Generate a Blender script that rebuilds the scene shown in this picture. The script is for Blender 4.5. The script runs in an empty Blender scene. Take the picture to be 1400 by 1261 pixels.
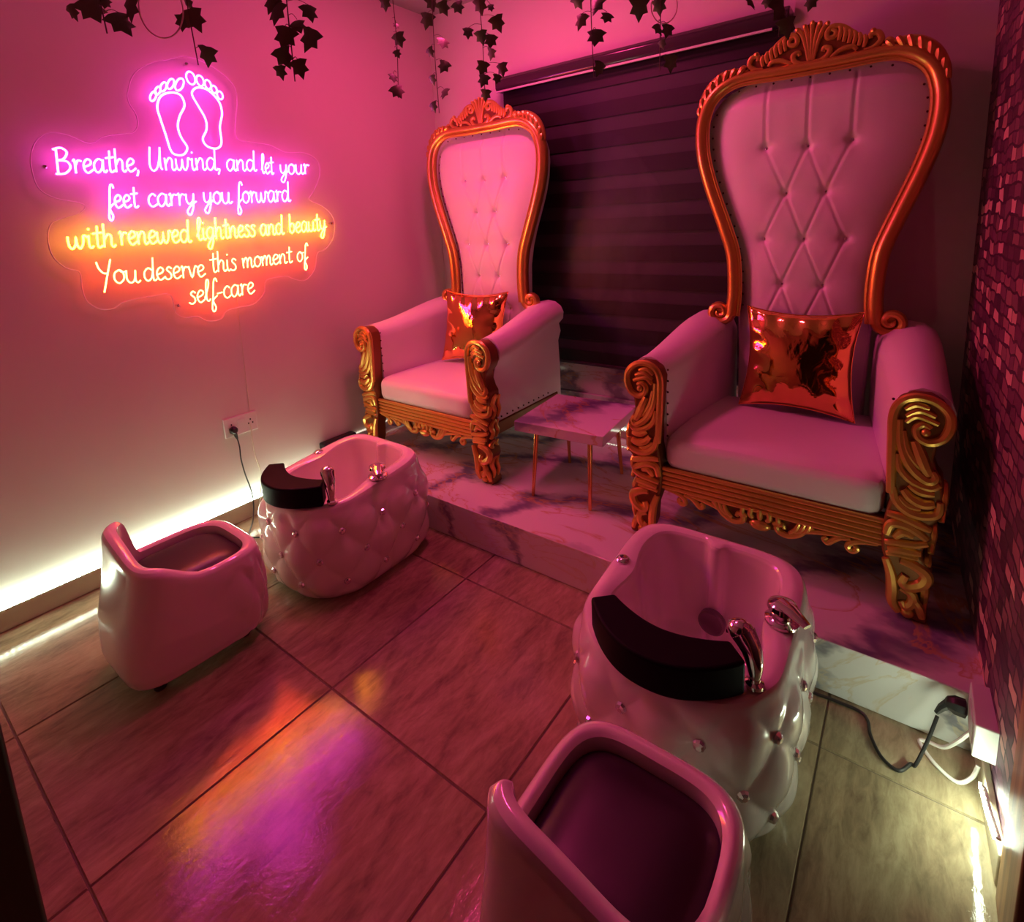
import bpy, math, random
from mathutils import Vector, Matrix
random.seed(7)
S = bpy.context.scene
COL = S.collection
PI = math.pi

# ------------------------------------------------------------ camera, world, exposure
cd = bpy.data.cameras.new('camera'); cam = bpy.data.objects.new('camera', cd); COL.objects.link(cam)
cd.sensor_fit = 'HORIZONTAL'; cd.sensor_width = 36.0
cd.lens = 737.9 / 1400 * 36.0
cd.shift_x = 0.0; cd.shift_y = -(630.5 - 433.1) / 1400
cd.clip_start = 0.02
RR = [[0.8017549727, 0.5960469071, -0.0437841099], [0.0667159157, -0.1620615229, -0.9845227521], [-0.5939174608, 0.7864249153, -0.1696994471]]
M = Matrix(((RR[0][0], -RR[1][0], -RR[2][0], 1.3125), (RR[0][1], -RR[1][1], -RR[2][1], -0.7663), (RR[0][2], -RR[1][2], -RR[2][2], 1.3420), (0, 0, 0, 1)))
cam.matrix_world = M
S.camera = cam
S.view_settings.view_transform = 'Standard'; S.view_settings.look = 'None'
S.view_settings.gamma = 1.0; S.view_settings.use_curve_mapping = False
S.view_settings.exposure = 0.52
w = bpy.data.worlds.new('world'); S.world = w; w.use_nodes = True
w.node_tree.nodes['Background'].inputs[0].default_value = (0.02, 0.012, 0.016, 1)
w.node_tree.nodes['Background'].inputs[1].default_value = 1.0
try:
    S.cycles.use_denoising = True
    S.cycles.max_bounces = 8; S.cycles.diffuse_bounces = 5; S.cycles.glossy_bounces = 4
    S.cycles.transparent_max_bounces = 12; S.cycles.sample_clamp_indirect = 6.0
    S.cycles.caustics_reflective = False; S.cycles.caustics_refractive = False
except Exception:
    pass
NEON = {'pink': ((1.0, 0.042, 0.66), 27, 1.9), 'amber': ((1.0, 0.32, 0.008), 46, 1.7), 'red': ((1.0, 0.062, 0.012), 52, 2.0)}
LED_COL = (0.82, 1.0, 0.72)
LED_L, LED_R = 50.0, 135.0

# ------------------------------------------------------------ measured data (metres)
SIGN_OUT = [(0.1327,1.9095),(0.166,1.9842),(0.234,2.0368),(0.2957,2.0611),(0.3171,2.0716),(0.3706,2.0886),(0.444,2.0775),(0.5181,2.042),(0.5595,1.9984),(0.5625,1.9304),(0.5472,1.8593),(0.5401,1.7775),(0.6028,1.7655),(0.693,1.7612),(0.7717,1.734),(0.8733,1.7376),(0.9452,1.7031),(0.9489,1.6298),(0.9033,1.5479),(0.8754,1.5074),(0.9493,1.4738),(1.0069,1.4108),(0.9954,1.3127),(0.9391,1.2524),(0.8891,1.2348),(0.8637,1.1536),(0.8037,1.1043),(0.7383,1.1182),(0.6972,1.1359),(0.599,1.1266),(0.5777,1.0644),(0.5194,1.0209),(0.4554,1.0176),(0.3931,1.0084),(0.3649,0.976),(0.3069,0.976),(0.2659,1.0045),(0.2225,1.0057),(0.1843,1.0351),(0.1741,1.1109),(0.1045,1.1144),(0.009,1.1057),(-0.0301,1.0848),(-0.0733,1.0882),(-0.1106,1.1226),(-0.1195,1.1747),(-0.1188,1.235),(-0.1561,1.2534),(-0.188,1.2999),(-0.1916,1.3672),(-0.1748,1.4142),(-0.1455,1.4307),(-0.0871,1.4511),(-0.0656,1.4754),(-0.0894,1.4901),(-0.15,1.504),(-0.1902,1.5361),(-0.2002,1.5908),(-0.197,1.6455),(-0.1727,1.7017),(-0.1311,1.733),(-0.078,1.729),(-0.0171,1.7061),(0.0289,1.7345),(0.0831,1.7496),(0.1295,1.7593),(0.1507,1.7919),(0.149,1.8321),(0.1316,1.8697)]
FEET = [[(0.2877,1.9314),(0.3225,1.9263),(0.3327,1.8874),(0.3077,1.8415),(0.2945,1.7973),(0.3021,1.7552),(0.3201,1.7188),(0.3057,1.6905),(0.2788,1.6832),(0.2553,1.6976),(0.244,1.7603),(0.2328,1.8219),(0.2276,1.8678),(0.2473,1.9118)],[(0.4022,1.9697),(0.4395,1.9626),(0.4771,1.9239),(0.4843,1.8744),(0.4674,1.816),(0.4652,1.7477),(0.4412,1.723),(0.4026,1.7289),(0.3877,1.7577),(0.4086,1.7986),(0.4102,1.843),(0.3866,1.8948),(0.3686,1.9354),(0.3792,1.9585)]]
TOES = [[(0.34,1.9713),(0.3332,1.958),(0.3239,1.9477),(0.3148,1.943),(0.3083,1.9452),(0.306,1.9537),(0.3086,1.9661),(0.3154,1.9793),(0.3245,1.9897),(0.3337,1.9945),(0.3403,1.9924),(0.3427,1.9839)],[(0.3027,1.9672),(0.2972,1.9564),(0.2899,1.948),(0.2827,1.9442),(0.2776,1.946),(0.2759,1.953),(0.2781,1.9632),(0.2836,1.9739),(0.2908,1.9823),(0.298,1.9862),(0.3032,1.9845),(0.3049,1.9775)],[(0.2724,1.9509),(0.2676,1.9413),(0.261,1.9338),(0.2546,1.9305),(0.25,1.9321),(0.2484,1.9382),(0.2503,1.9473),(0.2552,1.9568),(0.2617,1.9643),(0.2681,1.9677),(0.2728,1.9661),(0.2744,1.96)],[(0.2483,1.9326),(0.244,1.9242),(0.2382,1.9177),(0.2325,1.9147),(0.2283,1.9162),(0.2269,1.9216),(0.2285,1.9295),(0.2328,1.9378),(0.2385,1.9443),(0.2443,1.9473),(0.2484,1.9459),(0.2499,1.9405)],[(0.2294,1.9081),(0.2244,1.8982),(0.2179,1.8905),(0.2115,1.8871),(0.2071,1.8889),(0.2058,1.8954),(0.2078,1.9049),(0.2128,1.9148),(0.2193,1.9225),(0.2256,1.926),(0.2301,1.9242),(0.2314,1.9177)],[(0.3898,2.0053),(0.389,1.9923),(0.3837,1.982),(0.3754,1.9771),(0.3664,1.9791),(0.359,1.9872),(0.3553,1.9993),(0.3562,2.0121),(0.3614,2.0223),(0.3696,2.0272),(0.3786,2.0254),(0.386,2.0174)],[(0.4237,2.0003),(0.4231,1.9893),(0.4187,1.9807),(0.4118,1.9766),(0.4043,1.9783),(0.3981,1.9852),(0.3949,1.9954),(0.3956,2.0063),(0.3999,2.0149),(0.4067,2.0189),(0.4142,2.0174),(0.4205,2.0106)],[(0.4521,1.9898),(0.4516,1.9804),(0.4478,1.9729),(0.4419,1.9695),(0.4353,1.971),(0.43,1.9769),(0.4272,1.9857),(0.4278,1.995),(0.4315,2.0024),(0.4374,2.0059),(0.4439,2.0045),(0.4493,1.9986)],[(0.4747,1.9736),(0.4741,1.9658),(0.4706,1.9595),(0.465,1.9566),(0.459,1.9578),(0.4541,1.9626),(0.4517,1.97),(0.4523,1.9777),(0.4557,1.9839),(0.4612,1.9869),(0.4672,1.9858),(0.4722,1.9809)],[(0.497,1.9526),(0.4965,1.9441),(0.493,1.9374),(0.4874,1.9344),(0.4813,1.9357),(0.4763,1.9411),(0.4737,1.949),(0.4742,1.9575),(0.4777,1.9641),(0.4832,1.9672),(0.4893,1.9659),(0.4944,1.9606)]]
WORDS = [('Breathe,',0,-0.1351,1.5891,0.1363,1.6113,0.0496),('Unwind,',0,0.1672,1.616,0.4545,1.6322,0.052),('and',0,0.4729,1.6296,0.6142,1.6364,0.0502),('let',0,0.6362,1.6265,0.6972,1.6242,0.0497),('your',0,0.7275,1.6255,0.8909,1.6353,0.0479),('feet',1,0.0016,1.4683,0.1088,1.4699,0.0493),('carry',1,0.1404,1.473,0.3272,1.4805,0.0503),('you',1,0.3553,1.485,0.4803,1.4876,0.0512),('forward',1,0.4997,1.4877,0.768,1.4987,0.0523),('with',2,-0.1398,1.3209,0.0111,1.3217,0.0499),('renewed',2,0.0224,1.3262,0.2854,1.3248,0.0519),('lightness',2,0.3101,1.3304,0.5731,1.3371,0.0524),('and',2,0.5916,1.3388,0.7143,1.3412,0.0508),('beauty',2,0.74,1.3428,0.9543,1.3536,0.051),('You',3,-0.0695,1.1851,0.0727,1.1753,0.0519),('deserve',3,0.0846,1.1784,0.3244,1.1731,0.0514),('this',3,0.3467,1.1875,0.4653,1.1882,0.0525),('moment',3,0.4884,1.1935,0.7425,1.1997,0.0484),('of',3,0.766,1.2004,0.8295,1.2034,0.0483),('self-care',4,0.2409,1.0613,0.5339,1.0726,0.0528)]
IVY = [[(-0.1661,-0.3157,1.828,0.0312),(-0.1341,-0.2903,1.8339,0.0545),(-0.0809,-0.257,1.8019,0.0514),(-0.0679,-0.2411,1.8303,0.0468),(-0.1112,-0.2706,1.8449,0.0249)],[(-0.2546,-0.0502,1.8948,0.036),(-0.2324,-0.0317,1.9029,0.0531),(-0.1987,-0.0267,1.808,0.0493),(-0.2471,-0.0346,1.941,0.0379)],[(0.0351,0.036,1.8698,0.0529),(0.0574,0.0402,1.8116,0.0529),(0.1043,0.074,1.8039,0.0529),(0.0578,0.0301,1.7632,0.0458),(0.0532,0.0189,1.7272,0.0317),(0.0892,0.0479,1.7356,0.0423),(0.1001,0.0843,1.8663,0.0423),(0.0252,0.0331,1.8911,0.0423),(0.0797,0.0621,1.8346,0.0388)],[(-0.3311,0.714,2.1684,0.0461),(-0.2907,0.7262,2.0838,0.0244),(-0.2809,0.7232,2.0354,0.0515),(-0.2817,0.7111,1.9822,0.0298),(-0.2866,0.6886,1.8948,0.0379),(-0.2724,0.6887,1.8462,0.0542)],[(-0.2765,0.8758,2.138,0.0569),(-0.2205,0.8988,2.0484,0.0512),(-0.2591,0.8623,2.0143,0.037),(-0.2121,0.8857,1.9587,0.0484),(-0.245,0.8498,1.9074,0.037),(-0.2051,0.8687,1.855,0.0455),(-0.2357,0.8345,1.8036,0.0398)],[(-0.1561,0.8406,2.1429,0.0488),(-0.1129,0.8733,2.1432,0.0461),(-0.048,0.9227,2.145,0.0542),(-0.0149,0.9456,2.1352,0.0271),(0.0085,0.9509,2.0781,0.0569),(-0.0761,0.8806,2.0481,0.0407),(-0.0359,0.907,2.03,0.0488),(-0.0068,0.9258,2.0151,0.0488),(-0.0035,0.9179,1.9671,0.0407),(-0.024,0.8918,1.9177,0.0488),(-0.0187,0.886,1.8722,0.0461),(0.0329,0.9329,1.9092,0.0488),(0.0222,0.9175,1.8753,0.0352),(-0.0086,0.882,1.8185,0.0407)],[(0.4008,0.8542,2.0247,0.0461),(0.4514,0.8894,2.0106,0.0553),(0.4142,0.851,1.963,0.0484),(0.4799,0.9023,1.9707,0.0415),(0.4562,0.872,1.9132,0.0576),(0.4722,0.8624,1.8129,0.0438)],[(0.561,0.9689,1.9956,0.0645),(0.6087,1.0054,1.9975,0.0461),(0.6117,0.9925,1.9273,0.0369),(0.636,1.0096,1.9215,0.0415),(0.6241,0.9915,1.8792,0.0276),(0.652,1.0,1.8212,0.0507)],[(0.9517,0.7223,1.8423,0.0352),(0.9842,0.7464,1.8405,0.0282),(1.0107,0.7628,1.8235,0.0634),(1.0248,0.7643,1.7812,0.0458),(1.0675,0.8084,1.8359,0.0317)]]
RINGS = [(-0.1294,-0.1523,1.8679,0.0508),(0.642,0.9626,1.9776,0.0402)]
CORD_DARK = [(-1.2,0.3658,0.4306),(-1.2,0.3731,0.3806),(-1.2,0.3673,0.3093),(-1.2,0.3768,0.2201),(-1.2,0.3913,0.1385),(-1.2,0.3882,0.0866)]
CORD_PALE = [(-1.2,0.4455,0.4473),(-1.2,0.4398,0.3749),(-1.2,0.4434,0.2608),(-1.2,0.4482,0.1826),(-1.2,0.4327,0.1201)]
SOCK = [(-1.2,0.3194,0.5143),(-1.2,0.4747,0.5045),(-1.2,0.4733,0.408),(-1.2,0.3168,0.4191)]
SOCKP = [(-1.2,0.3611,0.4467),(-1.2,0.4035,0.4796),(-1.2,0.4327,0.459)]
SIGNCORD = [(-1.2,0.4615,1.0838),(-1.2,0.4539,0.9471),(-1.2,0.4509,0.7365),(-1.2,0.4477,0.5751),(-1.2,0.4432,0.485)]
PLUGCABLE = [(1.1457,0.8177,0.006),(1.2067,0.7988,0.006),(1.2687,0.8066,0.006),(1.2897,0.7455,0.006),(1.2988,0.7015,0.006),(1.3247,0.649,0.006),(1.3591,0.631,0.006),(1.3827,0.6667,0.006),(1.4053,0.7127,0.03),(1.4341,0.7359,0.09),(1.4509,0.7609,0.12)]
WHITECORD = [(1.4342,0.8111,0.05),(1.423,0.8203,0.02),(1.4412,0.8043,0.012),(1.4775,0.8049,0.012),(1.5023,0.7843,0.04),(1.509,0.7254,0.08)]
# ------------------------------------------------------------ helpers
def catmull(P, n=6, closed=False):
    P = [Vector(p) for p in P]; out = []; m = len(P)
    if m < 3 and not closed: return P
    for i in range(m if closed else m - 1):
        if closed: a, b, c, d = P[i - 1], P[i], P[(i + 1) % m], P[(i + 2) % m]
        else: a, b, c, d = P[max(i - 1, 0)], P[i], P[i + 1], P[min(i + 2, m - 1)]
        for k in range(n):
            t = k / n
            out.append(0.5 * ((2 * b) + (c - a) * t + (2 * a - 5 * b + 4 * c - d) * t * t + (3 * b - a - 3 * c + d) * t ** 3))
    if not closed: out.append(P[-1])
    return out
def lerp(a, b, t): return a + (b - a) * t
def interp(x, X, Y):
    if x <= X[0]: return Y[0]
    for i in range(len(X) - 1):
        if x <= X[i + 1]: return lerp(Y[i], Y[i + 1], (x - X[i]) / (X[i + 1] - X[i]))
    return Y[-1]
def sstep(a, b, x):
    t = min(1, max(0, (x - a) / (b - a))); return t * t * (3 - 2 * t)

class MB:
    def __init__(s): s.V = []; s.F = []; s.M = []
    def add(s, vs, fs, m=0):
        o = len(s.V); s.V += [tuple(v) for v in vs]; s.F += [tuple(i + o for i in f) for f in fs]; s.M += [m] * len(fs)
        return s
    def box(s, x0, x1, y0, y1, z0, z1, m=0):
        v = [(x, y, z) for z in (z0, z1) for y in (y0, y1) for x in (x0, x1)]
        return s.add(v, [(0, 2, 3, 1), (4, 5, 7, 6), (0, 1, 5, 4), (2, 6, 7, 3), (0, 4, 6, 2), (1, 3, 7, 5)], m)
    def tube(s, P, r, n=8, closed=False, m=0, up=None, flat=1.0, mfun=None):
        P = [Vector(p) for p in P]; L = len(P)
        R = r if isinstance(r, (list, tuple)) else [r] * L
        T = []
        for i in range(L):
            a = P[i - 1] if (i > 0 or closed) else P[i]; b = P[(i + 1) % L] if (i < L - 1 or closed) else P[i]
            t = (b - a); t = t.normalized() if t.length > 1e-9 else Vector((0, 0, 1)); T.append(t)
        if up is not None: up = Vector(up)
        N = None; vs = []
        for i in range(L):
            if up is not None:
                u = up - T[i] * up.dot(T[i]); u = u.normalized() if u.length > 1e-6 else T[i].orthogonal().normalized()
            else:
                if N is None: u = T[i].orthogonal().normalized()
                else:
                    u = N - T[i] * N.dot(T[i]); u = u.normalized() if u.length > 1e-6 else T[i].orthogonal().normalized()
            N = u; b = T[i].cross(u)
            for k in range(n):
                a = 2 * PI * k / n
                vs.append(P[i] + (u * math.cos(a) * flat + b * math.sin(a)) * R[i])
        fs = []; ms = []
        for i in range(L if closed else L - 1):
            j = (i + 1) % L
            for k in range(n):
                k2 = (k + 1) % n
                fs.append((i * n + k, i * n + k2, j * n + k2, j * n + k))
                ms.append(mfun((k + .5) * 2 * PI / n) if mfun else m)
        if not closed:
            fs.append(tuple(range(n - 1, -1, -1))); fs.append(tuple((L - 1) * n + k for k in range(n))); ms += [m, m]
        o = len(s.F); s.add(vs, fs, m); s.M[o:] = ms
        return s
    def prism(s, pts, fn, d0, d1, m=0, mside=None):
        n = len(pts); vs = [fn(a, b, d0) for a, b in pts] + [fn(a, b, d1) for a, b in pts]
        s.add(vs, [tuple(range(n - 1, -1, -1)), tuple(range(n, 2 * n))], m)
        o = len(s.V) - 2 * n
        for i in range(n):
            j = (i + 1) % n
            s.F.append((o + i, o + j, o + n + j, o + n + i)); s.M.append(m if mside is None else mside)
        return s
    def lathe(s, prof, c=(0, 0, 0), n=16, m=0, axis='z', flip=False):
        vs = []
        for r, h in prof:
            for k in range(n):
                a = 2 * PI * k / n; x, y = r * math.cos(a), r * math.sin(a)
                p = {'z': (x, y, h), 'x': (h, x, y), 'y': (x, h, y)}[axis]
                vs.append((c[0] + p[0], c[1] + p[1], c[2] + p[2]))
        fs = [(i * n + k, i * n + (k + 1) % n, (i + 1) * n + (k + 1) % n, (i + 1) * n + k) for i in range(len(prof) - 1) for k in range(n)]
        fs += [tuple(range(n - 1, -1, -1)), tuple((len(prof) - 1) * n + k for k in range(n))]
        return s.add(vs, fs, m)
    def sphere(s, c, r, nu=10, nv=6, sc=(1, 1, 1), m=0):
        prof = [(max(math.sin(PI * j / nv), 1e-3) * r, -math.cos(PI * j / nv) * r) for j in range(nv + 1)]
        o = len(s.V); s.lathe(prof, (0, 0, 0), nu, m)
        for i in range(o, len(s.V)):
            v = s.V[i]; s.V[i] = (c[0] + v[0] * sc[0], c[1] + v[1] * sc[1], c[2] + v[2] * sc[2])
        return s
    def grid(s, fn, nu, nv, m=0, closeu=False):
        vs = [fn(i / nu, j / nv) for j in range(nv + 1) for i in range(nu + (0 if closeu else 1))]
        k = nu if closeu else nu + 1
        fs = [(j * k + i, j * k + (i + 1) % k, (j + 1) * k + (i + 1) % k, (j + 1) * k + i) for j in range(nv) for i in range(nu)]
        return s.add(vs, fs, m)
    def build(s, name, mats, parent=None, bevel=0, sub=0, smooth=38, label=None, fix=True):
        me = bpy.data.meshes.new(name)
        me.from_pydata(s.V, [], s.F)
        mats = mats if isinstance(mats, (list, tuple)) else [mats]
        for m in mats: me.materials.append(m)
        for p, i in zip(me.polygons, s.M): p.material_index = i
        me.update()
        if fix:
            import bmesh
            bm = bmesh.new(); bm.from_mesh(me); bmesh.ops.recalc_face_normals(bm, faces=bm.faces); bm.to_mesh(me); bm.free()
        if smooth:
            me.polygons.foreach_set('use_smooth', [True] * len(me.polygons))
            if not sub and smooth < 180: me.set_sharp_from_angle(angle=math.radians(smooth))
        o = bpy.data.objects.new(name, me); COL.objects.link(o)
        if parent is not None: o.parent = parent
        if bevel:
            b = o.modifiers.new('bevel', 'BEVEL'); b.width = bevel; b.segments = 3; b.limit_method = 'ANGLE'; b.angle_limit = math.radians(35)
        if sub:
            b = o.modifiers.new('sub', 'SUBSURF'); b.levels = sub; b.render_levels = sub
        if label: o['label'] = label
        return o
def tag(o, label, cat, group=None):
    o['label'] = label; o['category'] = cat
    if group: o['group'] = group
    return o
def thing(name, label, cat, loc=(0, 0, 0), rz=0, group=None):
    o = bpy.data.objects.new(name, None); COL.objects.link(o); o.empty_display_size = .1
    o.location = loc; o.rotation_euler = (0, 0, rz)
    return tag(o, label, cat, group)
def struct(o): o['kind'] = 'structure'; return o
def copy_tree(o, parent=None):
    c = o.copy(); COL.objects.link(c)
    if parent is not None: c.parent = parent
    for ch in list(o.children): copy_tree(ch, c)
    return c

# ------------------------------------------------------------ materials
class NT:
    def __init__(s, name):
        s.m = bpy.data.materials.new(name); s.m.use_nodes = True; s.t = s.m.node_tree; s.n = s.t.nodes
        s.b = s.n['Principled BSDF']
    def new(s, ty, **kw):
        x = s.n.new(ty)
        for k, v in kw.items():
            if k.startswith('i_'):
                key = k[2:]; key = int(key) if key.isdigit() else key.replace('_', ' ')
                x.inputs[key].default_value = v
            else: setattr(x, k, v)
        return x
    def link(s, a, b): s.t.links.new(a, b)
    def set(s, **kw):
        for k, v in kw.items():
            x = s.b.inputs[k.replace('_', ' ')]
            x.default_value = (*v, 1) if isinstance(v, tuple) and len(v) == 3 else v
        return s
    def ramp(s, fac, stops):
        r = s.new('ShaderNodeValToRGB'); e = r.color_ramp.elements
        while len(e) < len(stops): e.new(0.5)
        for q, (p, c) in zip(e, stops): q.position = p; q.color = (*c, 1)
        s.link(fac, r.inputs[0]); return r.outputs[0]
    def bump(s, h, strength=.3, dist=.01):
        b = s.new('ShaderNodeBump', i_Strength=strength, i_Distance=dist); s.link(h, b.inputs['Height']); s.link(b.outputs[0], s.b.inputs['Normal'])
        return b
    def coord(s, scale=(1, 1, 1), rot=(0, 0, 0), kind='Object'):
        c = s.new('ShaderNodeTexCoord'); m = s.new('ShaderNodeMapping'); m.inputs['Scale'].default_value = scale; m.inputs['Rotation'].default_value = rot
        s.link(c.outputs[kind], m.inputs[0]); return m.outputs[0]
    def noise(s, vec, scale, detail=4, rough=.55, dist=0):
        x = s.new('ShaderNodeTexNoise', i_Scale=scale, i_Detail=detail, i_Roughness=rough, i_Distortion=dist); s.link(vec, x.inputs['Vector']); return x.outputs['Fac']

def simple(name, col, rough=.5, metal=0, coat=0, spec=.5, bump=None):
    t = NT(name); t.set(Base_Color=col, Roughness=rough, Metallic=metal, Coat_Weight=coat, Specular_IOR_Level=spec)
    if coat: t.set(Coat_Roughness=.04)
    if bump: t.bump(t.noise(t.coord(), bump[0], 4), bump[1], bump[2])
    return t.m
def emit(name, col, st):
    t = NT(name); t.set(Base_Color=(.8, .8, .8), Emission_Color=col, Emission_Strength=float(st)); return t.m

MAT = {}
MAT['wall'] = simple('cream wall paint', (.74, .69, .64), .62, bump=(14, .12, .006))
MAT['ceil'] = simple('darkened unseen ceiling', (.42, .40, .39), .8)  # ceiling out of view, darkened to cut bounced light
MAT['shade'] = simple('darkened unseen wall', (.20, .15, .12), .7)  # for walls out of view, colour darkened to weaken their bounce
MAT['skirt'] = simple('beige skirting tile', (.50, .44, .31), .35, bump=(30, .2, .004))
MAT['gold'] = simple('antique gold leaf', (.78, .46, .10), .30, .75, bump=(60, .06, .003))
MAT['dgold'] = simple('dark gold glaze', (.22, .085, .018), .42, .5)
MAT['leather'] = simple('white leatherette', (.80, .76, .74), .42, bump=(90, .05, .002))
MAT['nail'] = simple('dark brass nail', (.09, .045, .03), .35, .8)
MAT['gloss'] = simple('white gloss fibreglass', (.84, .80, .77), .16, 0, .9)
MAT['chrome'] = simple('chrome', (.78, .76, .76), .07, 1)
MAT['steel'] = simple('brushed steel fitting', (.22, .20, .21), .3, .9)
MAT['crystal'] = simple('faceted crystal', (.88, .85, .88), .08, .75, 0, 1.0)
MAT['blackpad'] = simple('black padded vinyl', (.006, .005, .006), .55, 0, 0, .08, bump=(60, .1, .002))
MAT['purple'] = simple('dark purple leatherette', (.028, .010, .026), .34, 0, 0, .35, bump=(80, .08, .002))
MAT['brass'] = simple('polished brass leg', (.83, .48, .15), .18, 1)
MAT['blackpl'] = simple('black plastic', (.012, .012, .013), .4)
MAT['whitepl'] = simple('white plastic', (.78, .77, .74), .35)
MAT['palecord'] = simple('pale cord', (.72, .68, .56), .5)
MAT['grout'] = simple('grout', (.13, .10, .075), .8)
MAT['leaf'] = simple('dark ivy leaf', (.11, .105, .062), .5)
MAT['leafbrown'] = simple('brownish ivy leaf', (.12, .07, .04), .5)
MAT['stem'] = simple('ivy stem', (.10, .05, .035), .6)
MAT['darkwood'] = simple('dark door', (.016, .010, .006), .45)
MAT['wire'] = simple('pink plastic ring', (.85, .45, .6), .3)
MAT['hole'] = simple('socket hole', (.01, .01, .01), .6)

t = NT('wood casing'); v = t.coord((30, 30, 1.6)); t.link(t.ramp(t.noise(v, 1.5, 5), [(.3, (.20, .085, .03)), (.7, (.46, .24, .10))]), t.b.inputs['Base Color']); t.set(Roughness=.4); MAT['wood'] = t.m
t = NT('jamb wood'); v = t.coord((30, 30, 1.6)); t.link(t.ramp(t.noise(v, 1.5, 5), [(.3, (.055, .032, .013)), (.7, (.10, .06, .025))]), t.b.inputs['Base Color']); t.set(Roughness=.5); MAT['jamb'] = t.m

# copper gold foil for pillows
t = NT('gold foil'); t.set(Base_Color=(.98, .46, .13), Metallic=1.0, Roughness=.09)
v = t.coord((1, 1, 1)); n1 = t.noise(v, 9, 3, .5, 1.2); t.bump(n1, .20, .02); MAT['foil'] = t.m

# stone floor tiles (grain differs from tile to tile)
t = NT('stone floor tile')
g = t.new('ShaderNodeNewGeometry'); co = t.new('ShaderNodeTexCoord')
ad = t.new('ShaderNodeVectorMath', operation='MULTIPLY_ADD'); cx = t.new('ShaderNodeCombineXYZ')
t.link(g.outputs['Random Per Island'], cx.inputs[0]); t.link(g.outputs['Random Per Island'], cx.inputs[1]); ad.inputs[1].default_value = (13, 7, 0)
t.link(cx.outputs[0], ad.inputs[0]); t.link(co.outputs['Object'], ad.inputs[2])
mp = t.new('ShaderNodeMapping'); mp.inputs['Scale'].default_value = (7.5, 2.0, 1); mp.inputs['Rotation'].default_value = (0, 0, .18); t.link(ad.outputs[0], mp.inputs[0])
n1 = t.noise(mp.outputs[0], 1.6, 7, .62, .8); n2 = t.noise(ad.outputs[0], 85, 4, .6)
mp2 = t.new('ShaderNodeMapping'); mp2.inputs['Scale'].default_value = (34, 11, 1); mp2.inputs['Rotation'].default_value = (0, 0, .18); t.link(ad.outputs[0], mp2.inputs[0])
n3 = t.noise(mp2.outputs[0], 1.5, 5, .65, .6)
mx = t.new('ShaderNodeMix', data_type='FLOAT'); mx.inputs[0].default_value = .4; t.link(n1, mx.inputs[2]); t.link(n3, mx.inputs[3])
t.link(t.ramp(mx.outputs[0], [(.34, (.165, .122, .078)), (.5, (.305, .245, .152)), (.66, (.44, .365, .235))]), t.b.inputs['Base Color'])
t.set(Roughness=.055, Specular_IOR_Level=.37)
mb = t.new('ShaderNodeMix', data_type='FLOAT'); mb.inputs[0].default_value = .5; t.link(n3, mb.inputs[2]); t.link(n2, mb.inputs[3])
t.bump(mb.outputs[0], .16, .004); MAT['tile'] = t.m

# polished marble with grey and gold veins
def marble(name, base, grey, gold, scale=1.0, rough=.07, wide=.45):
    t = NT(name); v = t.coord((scale, scale * 1.7, scale * 1.7), (.2, .1, .5))
    nz = t.new('ShaderNodeTexNoise', i_Scale=1.5, i_Detail=5.0, i_Roughness=.6); t.link(v, nz.inputs['Vector'])
    mxv = t.new('ShaderNodeMix', data_type='VECTOR'); mxv.inputs[0].default_value = .45; t.link(v, mxv.inputs[4]); t.link(nz.outputs['Color'], mxv.inputs[5])
    wv = t.new('ShaderNodeTexWave', wave_type='BANDS', i_Scale=1.1, i_Distortion=7.0, i_Detail=4.0, i_Detail_Scale=1.4); t.link(mxv.outputs[1], wv.inputs['Vector'])
    a = t.ramp(wv.outputs['Fac'], [(0.0, grey), (.12 * wide / .45, tuple(lerp(p, q, .45) for p, q in zip(grey, base))), (wide, base), (1.0, base)])
    n2 = t.noise(v, 1.3, 6, .6, 1.6)
    f = t.ramp(n2, [(.485, (0, 0, 0)), (.497, (.8, .8, .8)), (.51, (.35, .35, .35)), (.53, (0, 0, 0))])
    mc = t.new('ShaderNodeMix', data_type='RGBA'); t.link(f, mc.inputs[0]); t.link(a, mc.inputs[6]); mc.inputs[7].default_value = (*gold, 1)
    t.link(mc.outputs[2], t.b.inputs['Base Color']); t.set(Roughness=rough, Specular_IOR_Level=.55)
    return t.m
MAT['marble'] = marble('veined marble', (.68, .66, .67), (.17, .15, .24), (.50, .30, .12))
MAT['marble3'] = marble('veined marble step', (.70, .70, .70), (.26, .26, .30), (.62, .54, .40), 1.3, .12, .16)
MAT['marble2'] = marble('veined marble panel', (.66, .64, .64), (.22, .19, .24), (.48, .30, .14), 1.6, .15)

# irregular stone wall covering, right wall
t = NT('mosaic stone wallpaper'); co = t.new('ShaderNodeTexCoord'); sp = t.new('ShaderNodeSeparateXYZ'); t.link(co.outputs['Object'], sp.inputs[0])
cb = t.new('ShaderNodeCombineXYZ'); t.link(sp.outputs[1], cb.inputs[0]); t.link(sp.outputs[2], cb.inputs[1])
nz = t.new('ShaderNodeTexNoise', i_Scale=9.0, i_Detail=2.0); t.link(cb.outputs[0], nz.inputs['Vector'])
mv = t.new('ShaderNodeMix', data_type='VECTOR'); mv.inputs[0].default_value = .06; t.link(cb.outputs[0], mv.inputs[4]); t.link(nz.outputs['Color'], mv.inputs[5])
def bricks(w_, h_, off):
    b = t.new('ShaderNodeTexBrick', offset=off, squash=.7, squash_frequency=3); t.link(mv.outputs[1], b.inputs['Vector'])
    b.inputs['Color1'].default_value = (0, 0, 0, 1); b.inputs['Color2'].default_value = (1, 1, 1, 1); b.inputs['Mortar'].default_value = (.0, .0, .0, 1)
    b.inputs['Scale'].default_value = 1; b.inputs['Mortar Size'].default_value = .0035; b.inputs['Brick Width'].default_value = w_; b.inputs['Row Height'].default_value = h_
    return b
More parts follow.
